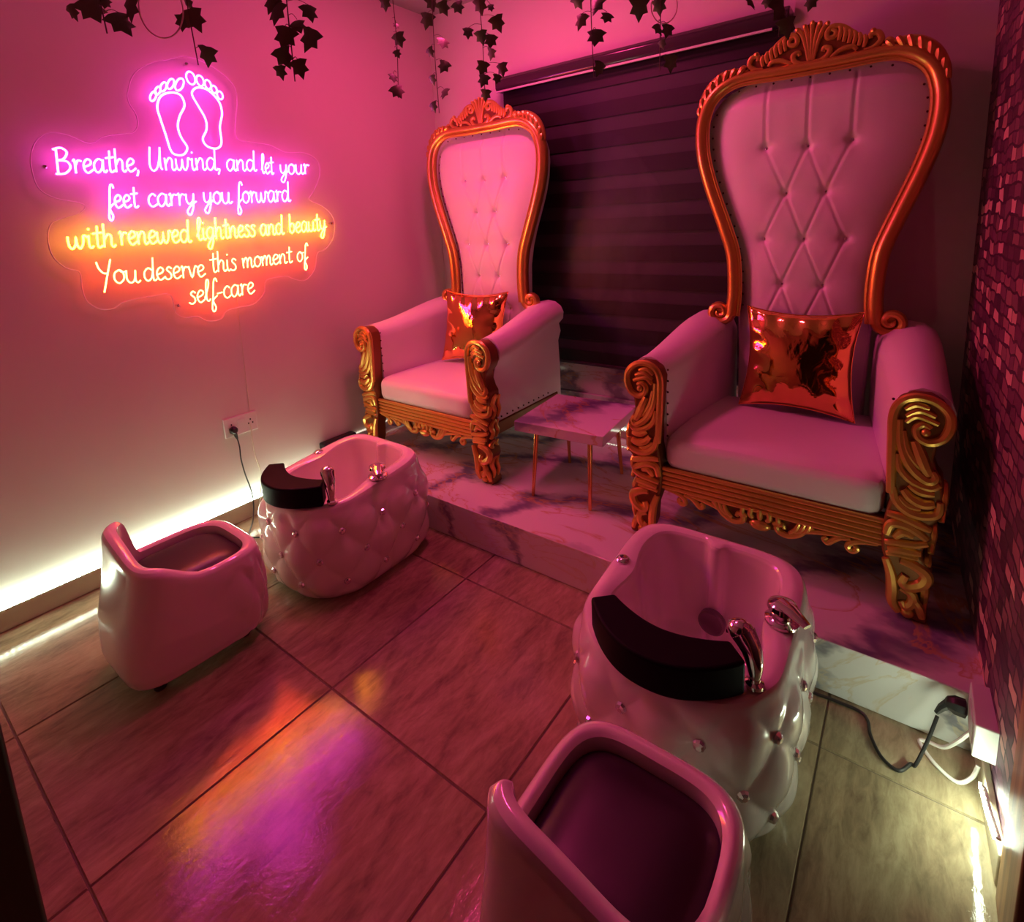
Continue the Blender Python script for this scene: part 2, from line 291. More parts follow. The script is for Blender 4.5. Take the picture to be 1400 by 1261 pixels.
b1 = bricks(.072, .034, .43)
cr = t.ramp(b1.outputs['Color'], [(0, (.045, .012, .035)), (.3, (.12, .035, .075)), (.55, (.16, .06, .10)), (.80, (.30, .13, .14)), (.90, (.66, .38, .33))])
t.link(cr, t.b.inputs['Base Color']); t.set(Roughness=.5)
mh = t.new('ShaderNodeMath', operation='SUBTRACT'); t.link(b1.outputs['Color'], mh.inputs[0]); t.link(b1.outputs['Fac'], mh.inputs[1])
t.bump(mh.outputs[0], .8, .01); MAT['mosaic'] = t.m

# zebra blind
MAT['blind_dark'] = simple('blind dark band', (.006, .002, .005), .5)
MAT['blind_sheer'] = simple('blind sheer band', (.034, .030, .038), .55)
MAT['headbox'] = simple('blind headbox', (.07, .045, .065), .16, .3)
# acrylic
t = NT('clear acrylic'); tr = t.new('ShaderNodeBsdfTransparent'); gl = t.new('ShaderNodeBsdfGlossy', i_Roughness=.05)
ms = t.new('ShaderNodeMixShader'); ms.inputs[0].default_value = .03; t.link(tr.outputs[0], ms.inputs[1]); t.link(gl.outputs[0], ms.inputs[2])
t.link(ms.outputs[0], t.n['Material Output'].inputs['Surface']); MAT['acrylic'] = t.m
MAT['acrylic_edge'] = simple('frosted acrylic edge', (.92, .86, .9), .3)
for k, (c, a, b) in NEON.items():
    MAT['n_' + k] = emit('neon ' + k, c, a); MAT['s_' + k] = emit('neon side ' + k, c, b)
MAT['led'] = emit('white led', LED_COL, LED_L); MAT['ledr'] = emit('white led right', LED_COL, LED_R); MAT['ledb'] = emit('white led back', LED_COL, 4.0)
MAT['stripglow'] = emit('pale strip glow', (1.0, .92, .70), .55)  # added glow, stands in for light caught on the skirting top

# ------------------------------------------------------------ setting
XL, YB, XR, YF, ZC, PZ, PY = -1.208, 1.847, 1.475, -.73, 2.62, .162, .783
def xr(y): return 1.475 + (1.847 - y) * .043
# floor: bevelled tiles on a grout bed
mb = MB()
xs = [-1.208 - .55, -.604, 0, .599, 1.198, 1.798]; ys = [-2.4, -1.8, -1.198, -.598, 0, .602, 1.2]
for i in range(5):
    for j in range(6):
        g = .0017; x0, x1, y0, y1 = xs[i] + g, xs[i + 1] - g, ys[j] + g, ys[j + 1] - g; c = .0022
        v = [(x0, y0, -.0035), (x1, y0, -.0035), (x1, y1, -.0035), (x0, y1, -.0035), (x0 + c, y0 + c, 0), (x1 - c, y0 + c, 0), (x1 - c, y1 - c, 0), (x0 + c, y1 - c, 0)]
        mb.add(v, [(4, 5, 6, 7), (0, 1, 5, 4), (1, 2, 6, 5), (2, 3, 7, 6), (3, 0, 4, 7)])
mb.box(-1.9, 1.9, -2.6, 1.95, -.1, -.0036, 1)
struct(mb.build('floor', [MAT['tile'], MAT['grout']], smooth=20))
# raised platform with marble cladding (front edge slightly out of square, as in the room)
pl = MB(); yf = lambda x: .778 + .012 * (x + 1.2) / 2.7
a = [(XL, yf(XL)), (xr(.8), yf(1.5)), (xr(.8), YB), (XL, YB)]
pl.prism(a, lambda x, y, z: (x, y, z), .0005, PZ, 0, 1)
struct(pl.build('platform', [MAT['marble'], MAT['marble3']], bevel=.003))
struct(MB().box(XL - .1, XL, -2.2, YB + .1, 0, ZC).build('wall_left', MAT['wall']))
bw = MB().box(XL, .858, YB, YB + .1, 0, ZC); bw.box(.858, 1.62, YB - .055, YB + .1, 0, ZC)
struct(bw.build('wall_back', MAT['wall']))
rw = MB(); rw.add([(xr(y), y, z) for y in (YB, .30) for z in (0, ZC)] + [(xr(y) + .1, y, z) for y in (YB, .30) for z in (0, ZC)], [(0, 1, 3, 2), (4, 6, 7, 5), (0, 4, 5, 1), (2, 3, 7, 6), (0, 2, 6, 4), (1, 5, 7, 3)])
struct(rw.build('wall_right', MAT['mosaic']))
struct(MB().box(xr(-1) + .02, xr(-1) + .12, -2.2, .30, 2.06, ZC).box(xr(-1) + .02, xr(-1) + .12, -2.2, -.62, 0, 2.06).build('wall_front_right', MAT['shade']))
struct(MB().box(XL - .1, .78, YF - .1, YF, 0, ZC).box(.78, 1.62, YF - .1, YF, 2.06, ZC).build('wall_front', MAT['shade']))
struct(MB().box(XL - .1, 1.75, -2.3, YB + .1, ZC, ZC + .1).build('ceiling', MAT['ceil']))
struct(MB().box(XL - .1, 1.75, -2.3, -2.2, 0, ZC).build('wall_rear', MAT['shade']))
struct(MB().box(XL, XL + .026, YF, PY, .0005, .078).build('baseboard_left', MAT['skirt'], bevel=.004))
struct(MB().box(XL, XL + .012, PY + .01, YB, PZ, PZ + .026).build('baseboard_platform', MAT['whitepl'], bevel=.003))
mbb = MB(); mbb.add([(xr(y) - o, y, z) for o in (0, .014) for y in (PY - .012, .47) for z in (.0005, .075)], [(0, 1, 3, 2), (4, 6, 7, 5), (0, 4, 5, 1), (2, 3, 7, 6), (0, 2, 6, 4), (1, 5, 7, 3)])
struct(mbb.build('baseboard_right', MAT['skirt'], bevel=.003))
# marble dado under the blind, with a shallow ledge
struct(MB().box(XL + .001, .857, YB - .012, YB, .376, .553).box(XL + .001, .857, YB - .028, YB, PZ, .375).build('trim_1', MAT['marble2'], bevel=.002))
struct(MB().box(XL + .001, .857, YB - .045, YB - .029, PZ, .204).build('baseboard_back', MAT['skirt'], bevel=.003))
# right-hand door: wooden casing and dark leaf; entrance jamb at the left edge of the view
dr = MB(); x0 = xr(.4)
dr.box(x0 - .018, x0 + .02, .295, .445, .0005, 2.12).box(x0 - .018, x0 + .02, -.60, .295, 2.02, 2.12).box(x0 - .018, x0 + .02, -.70, -.60, .0005, 2.12)
struct(dr.build('door_1', MAT['wood'], bevel=.004))
struct(MB().box(x0 + .035, x0 + .075, -.60, .295, .004, 2.02).build('door_2', MAT['darkwood'], bevel=.003))
struct(MB().box(.70, .80, YF - .12, YF + .003, .0005, 2.10).build('trim_2', MAT['jamb'], bevel=.003))

# ------------------------------------------------------------ led strips
def led_strip(name, label, P, mat, wid=.010, side=False):
    o = thing(name, label, 'light strip')
    P = [Vector(p) for p in P]
    MB().tube(P, wid * .55, 6, up=(0, 0, 1), flat=.5).build('strip_tape', MAT['whitepl'], o)
    d = MB(); L = sum((P[i + 1] - P[i]).length for i in range(len(P) - 1)); step = .0165; s = step; 
    for i in range(len(P) - 1):
        seg = (P[i + 1] - P[i]); l = seg.length; k = 0
        while k * step < l:
            c = P[i] + seg * (k * step / l)
            if side: d.box(c.x - .0075, c.x - .0030, c.y - .0055, c.y + .0055, c.z - .004, c.z + .002)
            else: d.box(c.x - .0045, c.x + .0045, c.y - .0055, c.y + .0055, c.z + .001, c.z + .007)
            k += 1
    d.build('light_diodes', mat, o, smooth=0)
    return o
led_strip('led_strip', 'bright white LED strip along the skirting of the sign wall', [(XL + .0225, YF + .01, .0805), (XL + .0225, PY - .01, .0805)], MAT['led'])
led_strip('led_strip', 'short bright LED strip low on the right wall by the wooden door casing', [(xr(.63) - .018, .63, .066), (xr(.55) - .019, .55, .088), (xr(.45) - .021, .45, .13)], MAT['ledr'], side=True)
led_strip('led_strip', 'white LED strip on the skirting behind the marble side table', [(-1.15, YB - .037, .2085), (.845, YB - .037, .2085)], MAT['ledb'])
led_strip('led_strip', 'faintly glowing skirting line along the platform edge behind the far gold throne', [(XL + .006, PY + .23, PZ + .0305), (XL + .006, YB - .06, PZ + .0305)], MAT['stripglow'], .008)  # bright skirting top drawn as a faint emitter

# ------------------------------------------------------------ neon sign
GL = {'B': ([[(.12, 1.75), (.12, 0)], [(-.1, 1.7), (.45, 1.82), (.85, 1.5), (.6, 1.05), (.2, .95)], [(.2, .95), (.8, .85), (1.0, .42), (.6, .02), (-.05, 0)]], 1.2),
'U': ([[(.1, 1.75), (0, .5), (.2, 0), (.55, .15), (.8, .9), (.9, 1.75)], [(.9, 1.75), (.85, .4), (1.0, .05)]], 1.2),
'Y': ([[(0, 1.6), (.12, 1.15), (.38, .8), (.6, .75)], [(.95, 1.8), (.7, .8), (.35, -.65)]], 1.05),
'r': ([[(0, .85), (.12, .95), (.15, 0)], [(.15, .5), (.35, .9), (.62, .85)]], .68),
'e': ([[(.02, .42), (.5, .58), (.62, .82), (.38, 1.0), (.1, .72), (.1, .28), (.35, 0), (.78, .25)]], .78),
'a': ([[(.72, .85), (.4, 1), (.08, .7), (.08, .25), (.32, 0), (.62, .3), (.74, .95)], [(.74, .95), (.72, .25), (.86, 0), (1.02, .18)]], .98),
't': ([[(.3, 1.6), (.26, .25), (.4, 0), (.62, .15)], [(-.05, 1.05), (.6, 1.12)]], .62),
'h': ([[(.12, 1.75), (.1, 0)], [(.1, .5), (.38, .95), (.62, .8), (.62, .2), (.76, 0), (.92, .14)]], .92),
',': ([[(.14, .12), (.16, -.05), (.04, -.35)]], .38),
'n': ([[(.03, .95), (.1, 0)], [(.1, .5), (.38, .95), (.62, .78), (.62, .18), (.76, 0), (.95, .16)]], .95),
'w': ([[(0, .9), (.04, .3), (.24, 0), (.48, .3), (.54, .85), (.58, .3), (.78, 0), (1.0, .4), (1.06, .95), (1.3, .8)]], 1.3),
'i': ([[(.1, .95), (.1, .2), (.24, 0), (.4, .15)], [(.12, 1.33), (.14, 1.45)]], .42),
'd': ([[(.74, .8), (.4, 1), (.08, .7), (.08, .25), (.34, 0), (.64, .25), (.78, .8)], [(.84, 1.8), (.78, .25), (.92, 0), (1.08, .12)]], 1.04),
'l': ([[(-.04, .3), (.32, 1.2), (.36, 1.7), (.2, 1.75), (.1, 1.2), (.12, .25), (.28, 0), (.48, .16)]], .5),
'y': ([[(.05, .95), (.08, .35), (.32, .1), (.62, .4), (.7, .95)], [(.7, .95), (.64, -.1), (.36, -.78), (.08, -.55), (.38, -.08), (.92, .3)]], .9),
'o': ([[(.42, 1), (.1, .75), (.08, .25), (.38, 0), (.7, .3), (.68, .8), (.42, 1), (.62, .82), (.9, .88)]], .86),
'u': ([[(.05, .95), (.05, .3), (.28, 0), (.58, .2), (.68, .95)], [(.68, .95), (.66, .2), (.82, 0), (1, .16)]], .96),
'f': ([[(.66, 1.5), (.56, 1.78), (.36, 1.6), (.22, .4), (.08, -.7), (.26, -.95), (.42, -.6), (.2, -.02), (.62, .35)]], .62),
'c': ([[(.64, .82), (.4, 1), (.1, .7), (.1, .25), (.38, 0), (.76, .2)]], .75),
'g': ([[(.72, .85), (.4, 1), (.08, .7), (.1, .25), (.38, .06), (.66, .4), (.73, .95)], [(.73, .95), (.66, -.15), (.38, -.78), (.1, -.55), (.42, -.05), (.9, .3)]], .9),
's': ([[(.58, .85), (.34, 1), (.16, .78), (.48, .45), (.48, .12), (.2, 0), (-.02, .14)]], .66),
'b': ([[(.14, 1.8), (.1, .1)], [(.1, .3), (.34, 0), (.66, .3), (.62, .78), (.36, .92), (.1, .55)]], .82),
'v': ([[(0, .95), (.28, 0), (.6, .9), (.82, .82)]], .78),
'm': ([[(.04, .95), (.1, 0)], [(.1, .5), (.34, .95), (.5, .8), (.52, 0)], [(.52, .5), (.78, .95), (.96, .75), (.96, .15), (1.08, 0), (1.25, .16)]], 1.25),
'-': ([[(0, .5), (.5, .55)]], .58)}
sg = thing('neon_sign', 'glowing neon sign of two footprints and a handwritten quote on the left wall', 'sign', (XL, .4, 1.5))
SX = .030      # tube distance from the wall
def loc(y, z, x=SX): return (x, y - .4, z - 1.5)
pan = MB().prism([(p[0], p[1]) for p in catmull([(a, b, 0) for a, b in SIGN_OUT], 4, True)], lambda y, z, d: loc(y, z, d), .020, .0245, 0, 1)
pan.build('acrylic_panel', [MAT['acrylic'], MAT['acrylic_edge']], sg, smooth=60)
MB().tube([loc(a, b, .023) for a, b, _ in catmull([(a, b, 0) for a, b in SIGN_OUT], 4, True)], .0024, 6, True, up=(1, 0, 0)).build('frosted_edge', MAT['acrylic_edge'], sg)
for y, z in ((0.364, 2.057), (-0.164, 1.613), (0.991, 1.386), (0.198, 1.062)):
    MB().lathe([(.004, 0), (.004, .020), (.007, .020), (.007, .030), (.004, .033)], loc(y, z, 0), 10, axis='x').build('standoff_screw', MAT['chrome'], sg)
def neon(paths, name, key, label, r=.0042):
    m = MB(); front = lambda a: 0 if math.cos(a) > .25 else 1
    for P, cl in paths:
        m.tube([loc(*p) for p in P], r, 8, cl, 0, (1, 0, 0), 1.0, front)
    return m.build(name, [MAT['n_' + key], MAT['s_' + key]], sg, label=label)
def closed(P, n=4): return [(p[0], p[1]) for p in catmull([(a, b, 0) for a, b in P], n, True)]
for f in FEET: neon([(closed(f), True)], 'footprint_tube', 'pink', 'white-pink glowing tube shaping a foot sole', .0040)
for f in TOES: neon([(closed(f, 2), True)], 'toe_tube', 'pink', None, .0036)
LK = ['pink', 'pink', 'amber', 'red', 'red']
LL = ['white-pink neon handwriting', 'white-pink neon handwriting', 'amber neon handwriting', 'red neon handwriting', 'red neon handwriting']
for (txt, li, y0, z0, y1, z1, xh) in WORDS:
    tot = sum(GL[c][1] for c in txt) + .06
    WP = []; pos = 0; ax = Vector((y1 - y0, z1 - z0)); L = ax.length; sx = L / tot; sl = ax / L
    for c in txt:
        for st in GL[c][0]:
            pts = []
            for p in catmull([(q[0], q[1], 0) for q in st], 4):
                a = (pos + p[0]) * sx + .06 * p[1] * xh; b = p[1] * xh
                pts.append((y0 + sl[0] * a, z0 + sl[1] * a + b))
            WP.append((pts, False))
        pos += GL[c][1]
    neon(WP, 'lettering_tube', LK[li], LL[li], .0034 if li < 3 else .0029)
cord = MB().tube(catmull([(XL + .004, y, z) for x, y, z in SIGNCORD] , 5), .0016, 6)
tag(cord.build('sign_cord', MAT['palecord']), 'thin pale wire running down the wall from the neon sign to the socket', 'wire')

# ------------------------------------------------------------ sockets and cords
so = thing('wall_socket', 'white double wall socket under the neon sign', 'socket', (XL, .396, .4625))
MB().box(0, .010, -.078, .078, -.046, .046).build('face_plate', MAT['whitepl'], so, bevel=.003)
MB().box(.010, .0135, -.018, .018, .004, .030).build('rocker_switch', MAT['whitepl'], so, bevel=.001)
for yy in (-.045, .045):
    h = MB(); 
    for a, b in ((0, .012), (-.010, -.006), (.010, -.006)): h.box(.0101, .0108, yy + a - .003, yy + a + .003, b - .004, b + .004)
    h.build('pin_hole', MAT['hole'], so, smooth=0)
pc = thing('power_lead', 'black plug with dark cord hanging from the wall socket', 'cord', (XL, .36, .45))
pg = MB().lathe([(.010, .0115), (.016, .013), (.019, .020), (.018, .030), (.010, .038)], (0, -.008, 0), 14, axis='x'); pg.tube([(.028, -.006, -.008), (.026, -.002, -.026), (.022, .004, -.045)], [.010, .008, .0045], 8)
pg.build('plug', MAT['blackpl'], pc)
dk = [(XL + .022, .364, .405), (XL + .02, .370, .36), (XL + .02, .369, .30), (XL + .022, .378, .22), (XL + .028, .390, .15), (XL + .035, .392, .10), (XL + .045, .385, .05), (XL + .09, .35, .008), (XL + .17, .29, .005), (XL + .21, .285, .005), (XL + .30, .345, .005), (XL + .42, .40, .005)]
MB().tube(catmull([(p[0] - XL, p[1] - .36, p[2] - .45) for p in dk], 6), .0032, 8).build('cable', MAT['blackpl'], pc)
pp = [(XL + .012, .435, .455), (XL + .016, .437, .42), (XL + .014, .436, .36), (XL + .014, .442, .28), (XL + .016, .455, .20), (XL + .02, .445, .13), (XL + .03, .43, .085), (XL + .034, .425, .04), (XL + .06, .445, .006), (XL + .14, .46, .005)]
tag(MB().tube(catmull(pp, 6), .0028, 8).build('strip_cord', MAT['palecord']), 'pale cord hanging from the right side of the wall socket', 'cord')
ps = thing('power_strip', 'black power strip on the platform edge behind the far footbath', 'power strip', (XL + .028, .895, PZ + .0262))
MB().box(-.026, .026, -.105, .105, .0, .036).build('body', MAT['blackpl'], ps, bevel=.008)
for k in range(3): MB().lathe([(.016, .0362), (.016, .0375), (.012, .0372)], (0, -.065 + .05 * k, 0), 12).build('outlet', MAT['nail'], ps)

ex = thing('extension_block', 'white socket block low on the right wall at the platform step', 'socket block', (1.508, .715, .118))
MB().box(-.022, .030, -.070, .070, -.002, .082).build('housing', MAT['whitepl'], ex, bevel=.003)
MB().box(-.0245, -.022, -.05, .03, .012, .066).build('socket_face', MAT['whitepl'], ex, bevel=.001)
bc = thing('power_lead', 'black plug and black cable lying on the floor by the near footbath', 'cord', (1.47, .745, .15))
MB().lathe([(.012, .012), (.021, .008), (.021, -.012), (.014, -.026), (.008, -.03)], (0, 0, 0), 8, axis='x').tube([(-.02, 0, 0), (-.035, -.003, -.018), (-.045, -.008, -.035)], [.012, .009, .005], 8).build('plug', MAT['blackpl'], bc)
PCB = [(1.05, .80, .005), (1.10, .815, .0045)] + [(x, min(y, .765), max(z, .0045)) for x, y, z in PLUGCABLE[:-3]] + [(1.392, .665, .012), (1.412, .70, .06), (1.428, .735, .11)]
MB().tube(catmull([(p[0] - 1.47, p[1] - .745, p[2] - .15) for p in PCB], 6), .0042, 8).build('cable', MAT['blackpl'], bc)
wc = [(1.488, .70, .135), (1.468, .715, .08), (1.445, .735, .03), (1.415, .75, .014), (1.40, .745, .008), (1.43, .70, .006), (1.47, .675, .006), (1.495, .68, .03), (1.505, .69, .06)]
tag(MB().tube(catmull(wc, 6), .0045, 8).build('strip_cord', MAT['whitepl']), 'short white cord curled under the socket block at the right wall', 'cord')

# ------------------------------------------------------------ zebra blind
bl = thing('zebra_blind', 'dark striped zebra roller blind on the back wall between the thrones', 'blind', (.11, 1.80, .55))
x0, x1 = -.745, .735
hb = MB(); hp = [(.045, 1.518), (.045, 1.592), (-.03, 1.597), (-.052, 1.575), (-.052, 1.535), (-.04, 1.518)]
hb.prism(hp, lambda y, z, d: (d, y, z), x0, x1); hb.build('head_box', MAT['headbox'], bl, bevel=.006)
MB().box(x0 + .01, x1 - .06, -.0535, -.046, 1.512, 1.521).build('highlight_strip', MAT['whitepl'], bl)  # light line reflected along the head box, drawn as a white strip
fb = MB(); pit = .1435; zt = 1.52; z = .006
fb.box(x0 + .02, x1 - .02, .004, .006, .012, zt, 1)
while z < zt:
    fb.box(x0 + .02, x1 - .02, -.003, -.001, z, min(z + pit * .52, zt), 0); z += pit
fb.build('fabric', [MAT['blind_dark'], MAT['blind_sheer']], bl, smooth=0)
MB().box(x0 + .02, x1 - .02, -.010, .008, 0, .018).build('bottom_rail', MAT['headbox'], bl, bevel=.004)

# ------------------------------------------------------------ throne chairs
def spiral(cx, cz, r0, r1, a0, a1, n=24): return [(cx + lerp(r0, r1, k / n) * math.cos(lerp(a0, a1, k / n)), cz + lerp(r0, r1, k / n) * math.sin(lerp(a0, a1, k / n))) for k in range(n + 1)]
IZ = [.30, .60, .76, .95, 1.06, 1.13, 1.21, 1.28, 1.35, 1.42, 1.50, 1.56, 1.61, 1.65, 1.68, 1.70]
IW = [.212, .216, .222, .226, .246, .268, .298, .324, .347, .364, .374, .372, .357, .328, .285, .22]
def FY(z): return .565 + .012 * (z - .77)
def warp(p):
    x, y, z = p; k = max(0, min(1, (z - 1.0) / .7))
    return (x * (1 - .042 * k), y, z - .036 * max(0, z - 1.18))
def warped(o):
    for v in o.data.vertices: v.co = warp(v.co)
    return o
BTN = [(-.148, 1.437), (.002, 1.430), (.148, 1.435), (-.067, 1.252), (.07, 1.250), (-.142, 1.074), (.003, 1.072), (.142, 1.070), (-.068, .893), (.074, .893), (-.14, .714), (.003, .714), (.14, .714)]
CRS = [(0, 3), (1, 3), (1, 4), (2, 4), (3, 5), (3, 6), (4, 6), (4, 7), (5, 8), (6, 8), (6, 9), (7, 9), (8, 10), (8, 11), (9, 11), (9, 12)]
SEG = [(BTN[a], BTN[b]) for a, b in CRS] + [(BTN[0], (-.155, 1.70)), (BTN[1], (.0, 1.70)), (BTN[2], (.155, 1.70))] + [((x, .714), (x * .9, .4)) for x in (-.14, .003, .14)]
def backy(x, z):
    hw = interp(z, IZ, IW) + .010; u = min(1, abs(x) / hw)
    e = (1 - u ** 3.2) * sstep(1.715, 1.60, z)
    d = .046 * e
    for bx, bz in BTN:
        r2 = (x - bx) ** 2 + (z - bz) ** 2; d -= .016 * math.exp(-r2 / .00035) + .009 * math.exp(-r2 / .004)
    for i, ((ax, az), (bx, bz)) in enumerate(SEG):
        vx, vz = bx - ax, bz - az; l2 = vx * vx + vz * vz; t_ = max(0, min(1, ((x - ax) * vx + (z - az) * vz) / l2))
        dist = math.hypot(x - ax - vx * t_, z - az - vz * t_)
        if dist < .05:
            f = .0032 if i < 16 else .0042
            d -= f * (math.exp(-(dist / .0042) ** 2) - .25 * math.exp(-((dist - .013) / .010) ** 2)) * min(1, e * 3)
    return FY(z) + .024 - d
def mirror_x(pts, s): return [(s * p[0],) + tuple(p[1:]) for p in pts]

def make_throne(label):
    T = thing('throne_chair', label, 'chair', (0, 0, 0), 0)
    G, D, Lm = MAT['gold'], MAT['dgold'], MAT['leather']
    # upholstered back
    def bf(u, v):
        z = lerp(.30, 1.70, v); hw = interp(z, IZ, IW) + .010; x = (2 * u - 1) * hw; return (x, backy(x, z), z)
    warped(MB().grid(bf, 120, 280).build('backrest', Lm, T, smooth=180))
    for bx, bz in BTN:
        MB().sphere(warp((bx, backy(bx, bz) - .005, bz)), .0092, 10, 6, (1, .7, 1)).build('crystal_button', MAT['crystal'], T)
    nails = []
    for s in (-1, 1):
        z = .80
        while z < 1.63:
            x = s * (interp(z, IZ, IW) - .007); nails.append(warp((x, backy(x, z) - .001, z))); z += .047
    for k in range(9):
        x = -.26 + .065 * k; nails.append(warp((x, FY(1.685) - .010, 1.683 if abs(x) < .24 else 1.675)))
    for s in (-1, 1):
        for k in range(9):
            nails.append((s * .333, .034, .30 + .042 * k))
        for k in range(10): nails.append((s * .4165, .10 + .045 * k, .285))
    nh = None
    for p in nails:
        if nh is None: nh = MB().sphere((0, 0, 0), .0042, 6, 4).build('nail_head', MAT['nail'], T); q = nh
        else: q = nh.copy(); COL.objects.link(q); q.parent = T
        q.location = p
    bp = [(interp(z, IZ, IW) + .02, z) for z in IZ]; bp = bp + [(-a, b) for a, b in reversed(bp)]
    warped(MB().prism(bp, lambda x, z, d: (x, FY(z) + d, z), .045, .085).build('back_panel', Lm, T, bevel=.01))
    # gilded back frame
    path = [(.2535, .760), (.247, .85), (.250, .95), (.261, 1.03), (.292, 1.12), (.330, 1.22), (.366, 1.32), (.394, 1.42), (.405, 1.51), (.401, 1.58), (.380, 1.645), (.340, 1.69), (.285, 1.717), (.225, 1.725), (.1, 1.722), (0, 1.722)]
    fr = MB(); bd = MB()
    for s in (-1, 1):
        P = [(s * x, FY(z) - .008, z) for x, z, _ in catmull([(a, b, 0) for a, b in path], 5)]
        fr.tube(P, [.0265] * (len(P) - 20) + [lerp(.0265, .019, k / 19) for k in range(20)], 12, up=(0, 1, 0), flat=1.25)
        P2 = []
        for i, p in enumerate(P):
            a = Vector(P[max(i - 1, 0)]); b = Vector(P[min(i + 1, len(P) - 1)]); tg = (b - a).normalized(); nrm = Vector((-tg.z, 0, tg.x)) * s
            q = Vector(p) + nrm * .026; P2.append((q.x, q.y - .012, q.z))
        bd.tube(P2, .0085, 8)
        sp = spiral(.300, .772, .006, .047, PI + 2 * PI * 1.55, PI, 30)
        fr.tube([(s * x, FY(z) - .012 - .012 * (1 - k / 30), z) for k, (x, z) in enumerate(sp)], [lerp(.010, .020, k / 30) for k in range(31)], 10, up=(0, 1, 0), flat=1.4)
        fr.lathe([(.03, -.022), (.03, .02)], (s * .300, FY(.77), .772), 16, axis='y')
    f_ = warped(fr.build('back_frame', G, T))
    warped(bd.build('inner_bead', G, f_))
    # carved crest and shoulders
    yc = FY(1.78) - .004
    half = [(x, 1.70 + (z - 1.70) * .93) for x, z in [(0, 1.895), (.022, 1.885), (.04, 1.862), (.075, 1.862), (.105, 1.845), (.13, 1.82), (.17, 1.797), (.195, 1.808), (.222, 1.79), (.232, 1.765), (.275, 1.745), (.235, 1.70), (0, 1.70)]]
    out_ = half + [(-x, z) for x, z in reversed(half[1:-1])]
    warped(MB().prism(out_, lambda x, z, d: (x, yc + d, z), -.010, .028).build('crest', D, T, bevel=.006))
    cr = MB()
    def rel(P, r, y=yc - .012, n=8, fl=.8, m=cr):
        P = [(p[0], y, 1.70 + (p[1] - 1.70) * .93 if p[1] > 1.705 else p[1]) for p in P]; L = len(P)
        rr = r if isinstance(r, list) else [r * (.45 + .55 * math.sin(PI * (.12 + .76 * k / max(1, L - 1)))) for k in range(L)]
        m.tube(P, rr, n, up=(0, 1, 0), flat=fl)
    sm = lambda P, n=5: [(p[0], p[1]) for p in catmull([(a, b, 0) for a, b in P], n)]
    for a in (-.034, -.017, 0, .017, .034):
        rel(sm([(a * .25, 1.745), (a * .55, 1.80), (a * 1.0, 1.85), (a * 1.45, 1.885 - abs(a) * .35)]), [lerp(.006, .0105, k / 15) for k in range(16)])
        cr.sphere((a * 1.5, yc - .014, 1.874 - abs(a) * .4), .009, 8, 6)
    for s in (-1, 1):
        q = lambda P: [(s * x, z) for x, z in P]
        rel(q(sm([(0, 1.738), (.03, 1.738), (.055, 1.752), (.062, 1.775), (.045, 1.785), (.038, 1.770)])), .011)
        rel(q(sm([(.06, 1.85), (.078, 1.838), (.075, 1.82), (.055, 1.818), (.05, 1.838), (.066, 1.858), (.10, 1.85), (.135, 1.82), (.165, 1.79)])), .010)
        for k in range(6):
            t_ = k / 5; x = lerp(.085, .165, t_); z = lerp(1.845, 1.79, t_)
            rel(q(sm([(x + .004, z + .012), (x + .010, z - .008), (x + .004, z - lerp(.045, .034, t_))])), .0085, yc - .014)
        rel(q(sm([(.17, 1.745), (.20, 1.75), (.222, 1.772), (.212, 1.80), (.19, 1.80), (.19, 1.783)])), .011)
        cr.sphere((s * .196, yc - .012, 1.802), .011, 8, 6)
        rel(q(sm([(.065, 1.742), (.10, 1.765), (.135, 1.768), (.15, 1.752)])), .010); rel(q(sm([(.08, 1.728), (.12, 1.738), (.165, 1.735), (.215, 1.728)])), .009)
        rel(q(sm([(.225, 1.752), (.245, 1.745), (.255, 1.758), (.245, 1.77), (.234, 1.763)])), .009)
        # shoulder leaf with ribs
        sh = sm([(.235, 1.748), (.28, 1.752), (.33, 1.738), (.375, 1.70), (.405, 1.65), (.418, 1.60)], 5)
        rel(q(sh), [.010 + .016 * math.sin(PI * k / (len(sh) - 1)) for k in range(len(sh))], yc - .004, 10, 1.0)
        for k in range(8):
            i = int(2 + k * (len(sh) - 5) / 7.0); x, z = sh[i]; nx, nz = x - .22, z - 1.45; l = math.hypot(nx, nz); nx /= l; nz /= l; w_ = .010 + .018 * math.sin(PI * i / (len(sh) - 1))
            rel(q(sm([(x - nx * w_ * .9 + nz * .012, z - nz * w_ * .9 - nx * .012), (x, z), (x + nx * w_ * .62 - nz * .012, z + nz * w_ * .62 + nx * .012)])), .0112, yc - .026, 6)
        rel(q(sm([(-.0, 1.712), (.12, 1.711), (.23, 1.708)])), .006, yc - .016)
    warped(cr.build('crest_carving', G, CH(T, 'crest')))
    # seat
    def seat(u, v):
        a = u * 2 * PI; return a
    sc = MB(); nx_, ny_ = 26, 22
    def rbox(cx, cy, cz, hx, hy, hz, r, n, dome=0, mbx=None):
        m = mbx or MB()
        def proj(p):
            q = [max(-h + r, min(h - r, c)) for c, h in zip(p, (hx, hy, hz))]; d = Vector(p) - Vector(q)
            d = d.normalized() * r if d.length > 1e-9 else Vector((0, 0, 0)); o_ = Vector(q) + d
            if dome and o_.z > 0: o_.z += dome * (1 - (o_.x / hx) ** 2) * (1 - (o_.y / hy) ** 2)
            return (cx + o_.x, cy + o_.y, cz + o_.z)
        for ax in range(3):
            for sg_ in (-1, 1):
                b, c = [i for i in range(3) if i != ax]; h = (hx, hy, hz)
                def fn(u, v):
                    p = [0, 0, 0]; p[ax] = sg_ * h[ax]
                    e = lambda w: math.copysign(abs(2 * w - 1) ** .75, 2 * w - 1)
                    p[b] = e(u) * h[b]; p[c] = e(v) * h[c]; return proj(p)
                m.grid(fn, n, n)
        return m
    m = rbox(0, .285, .335, .334, .300, .068, .048, 16, .022)
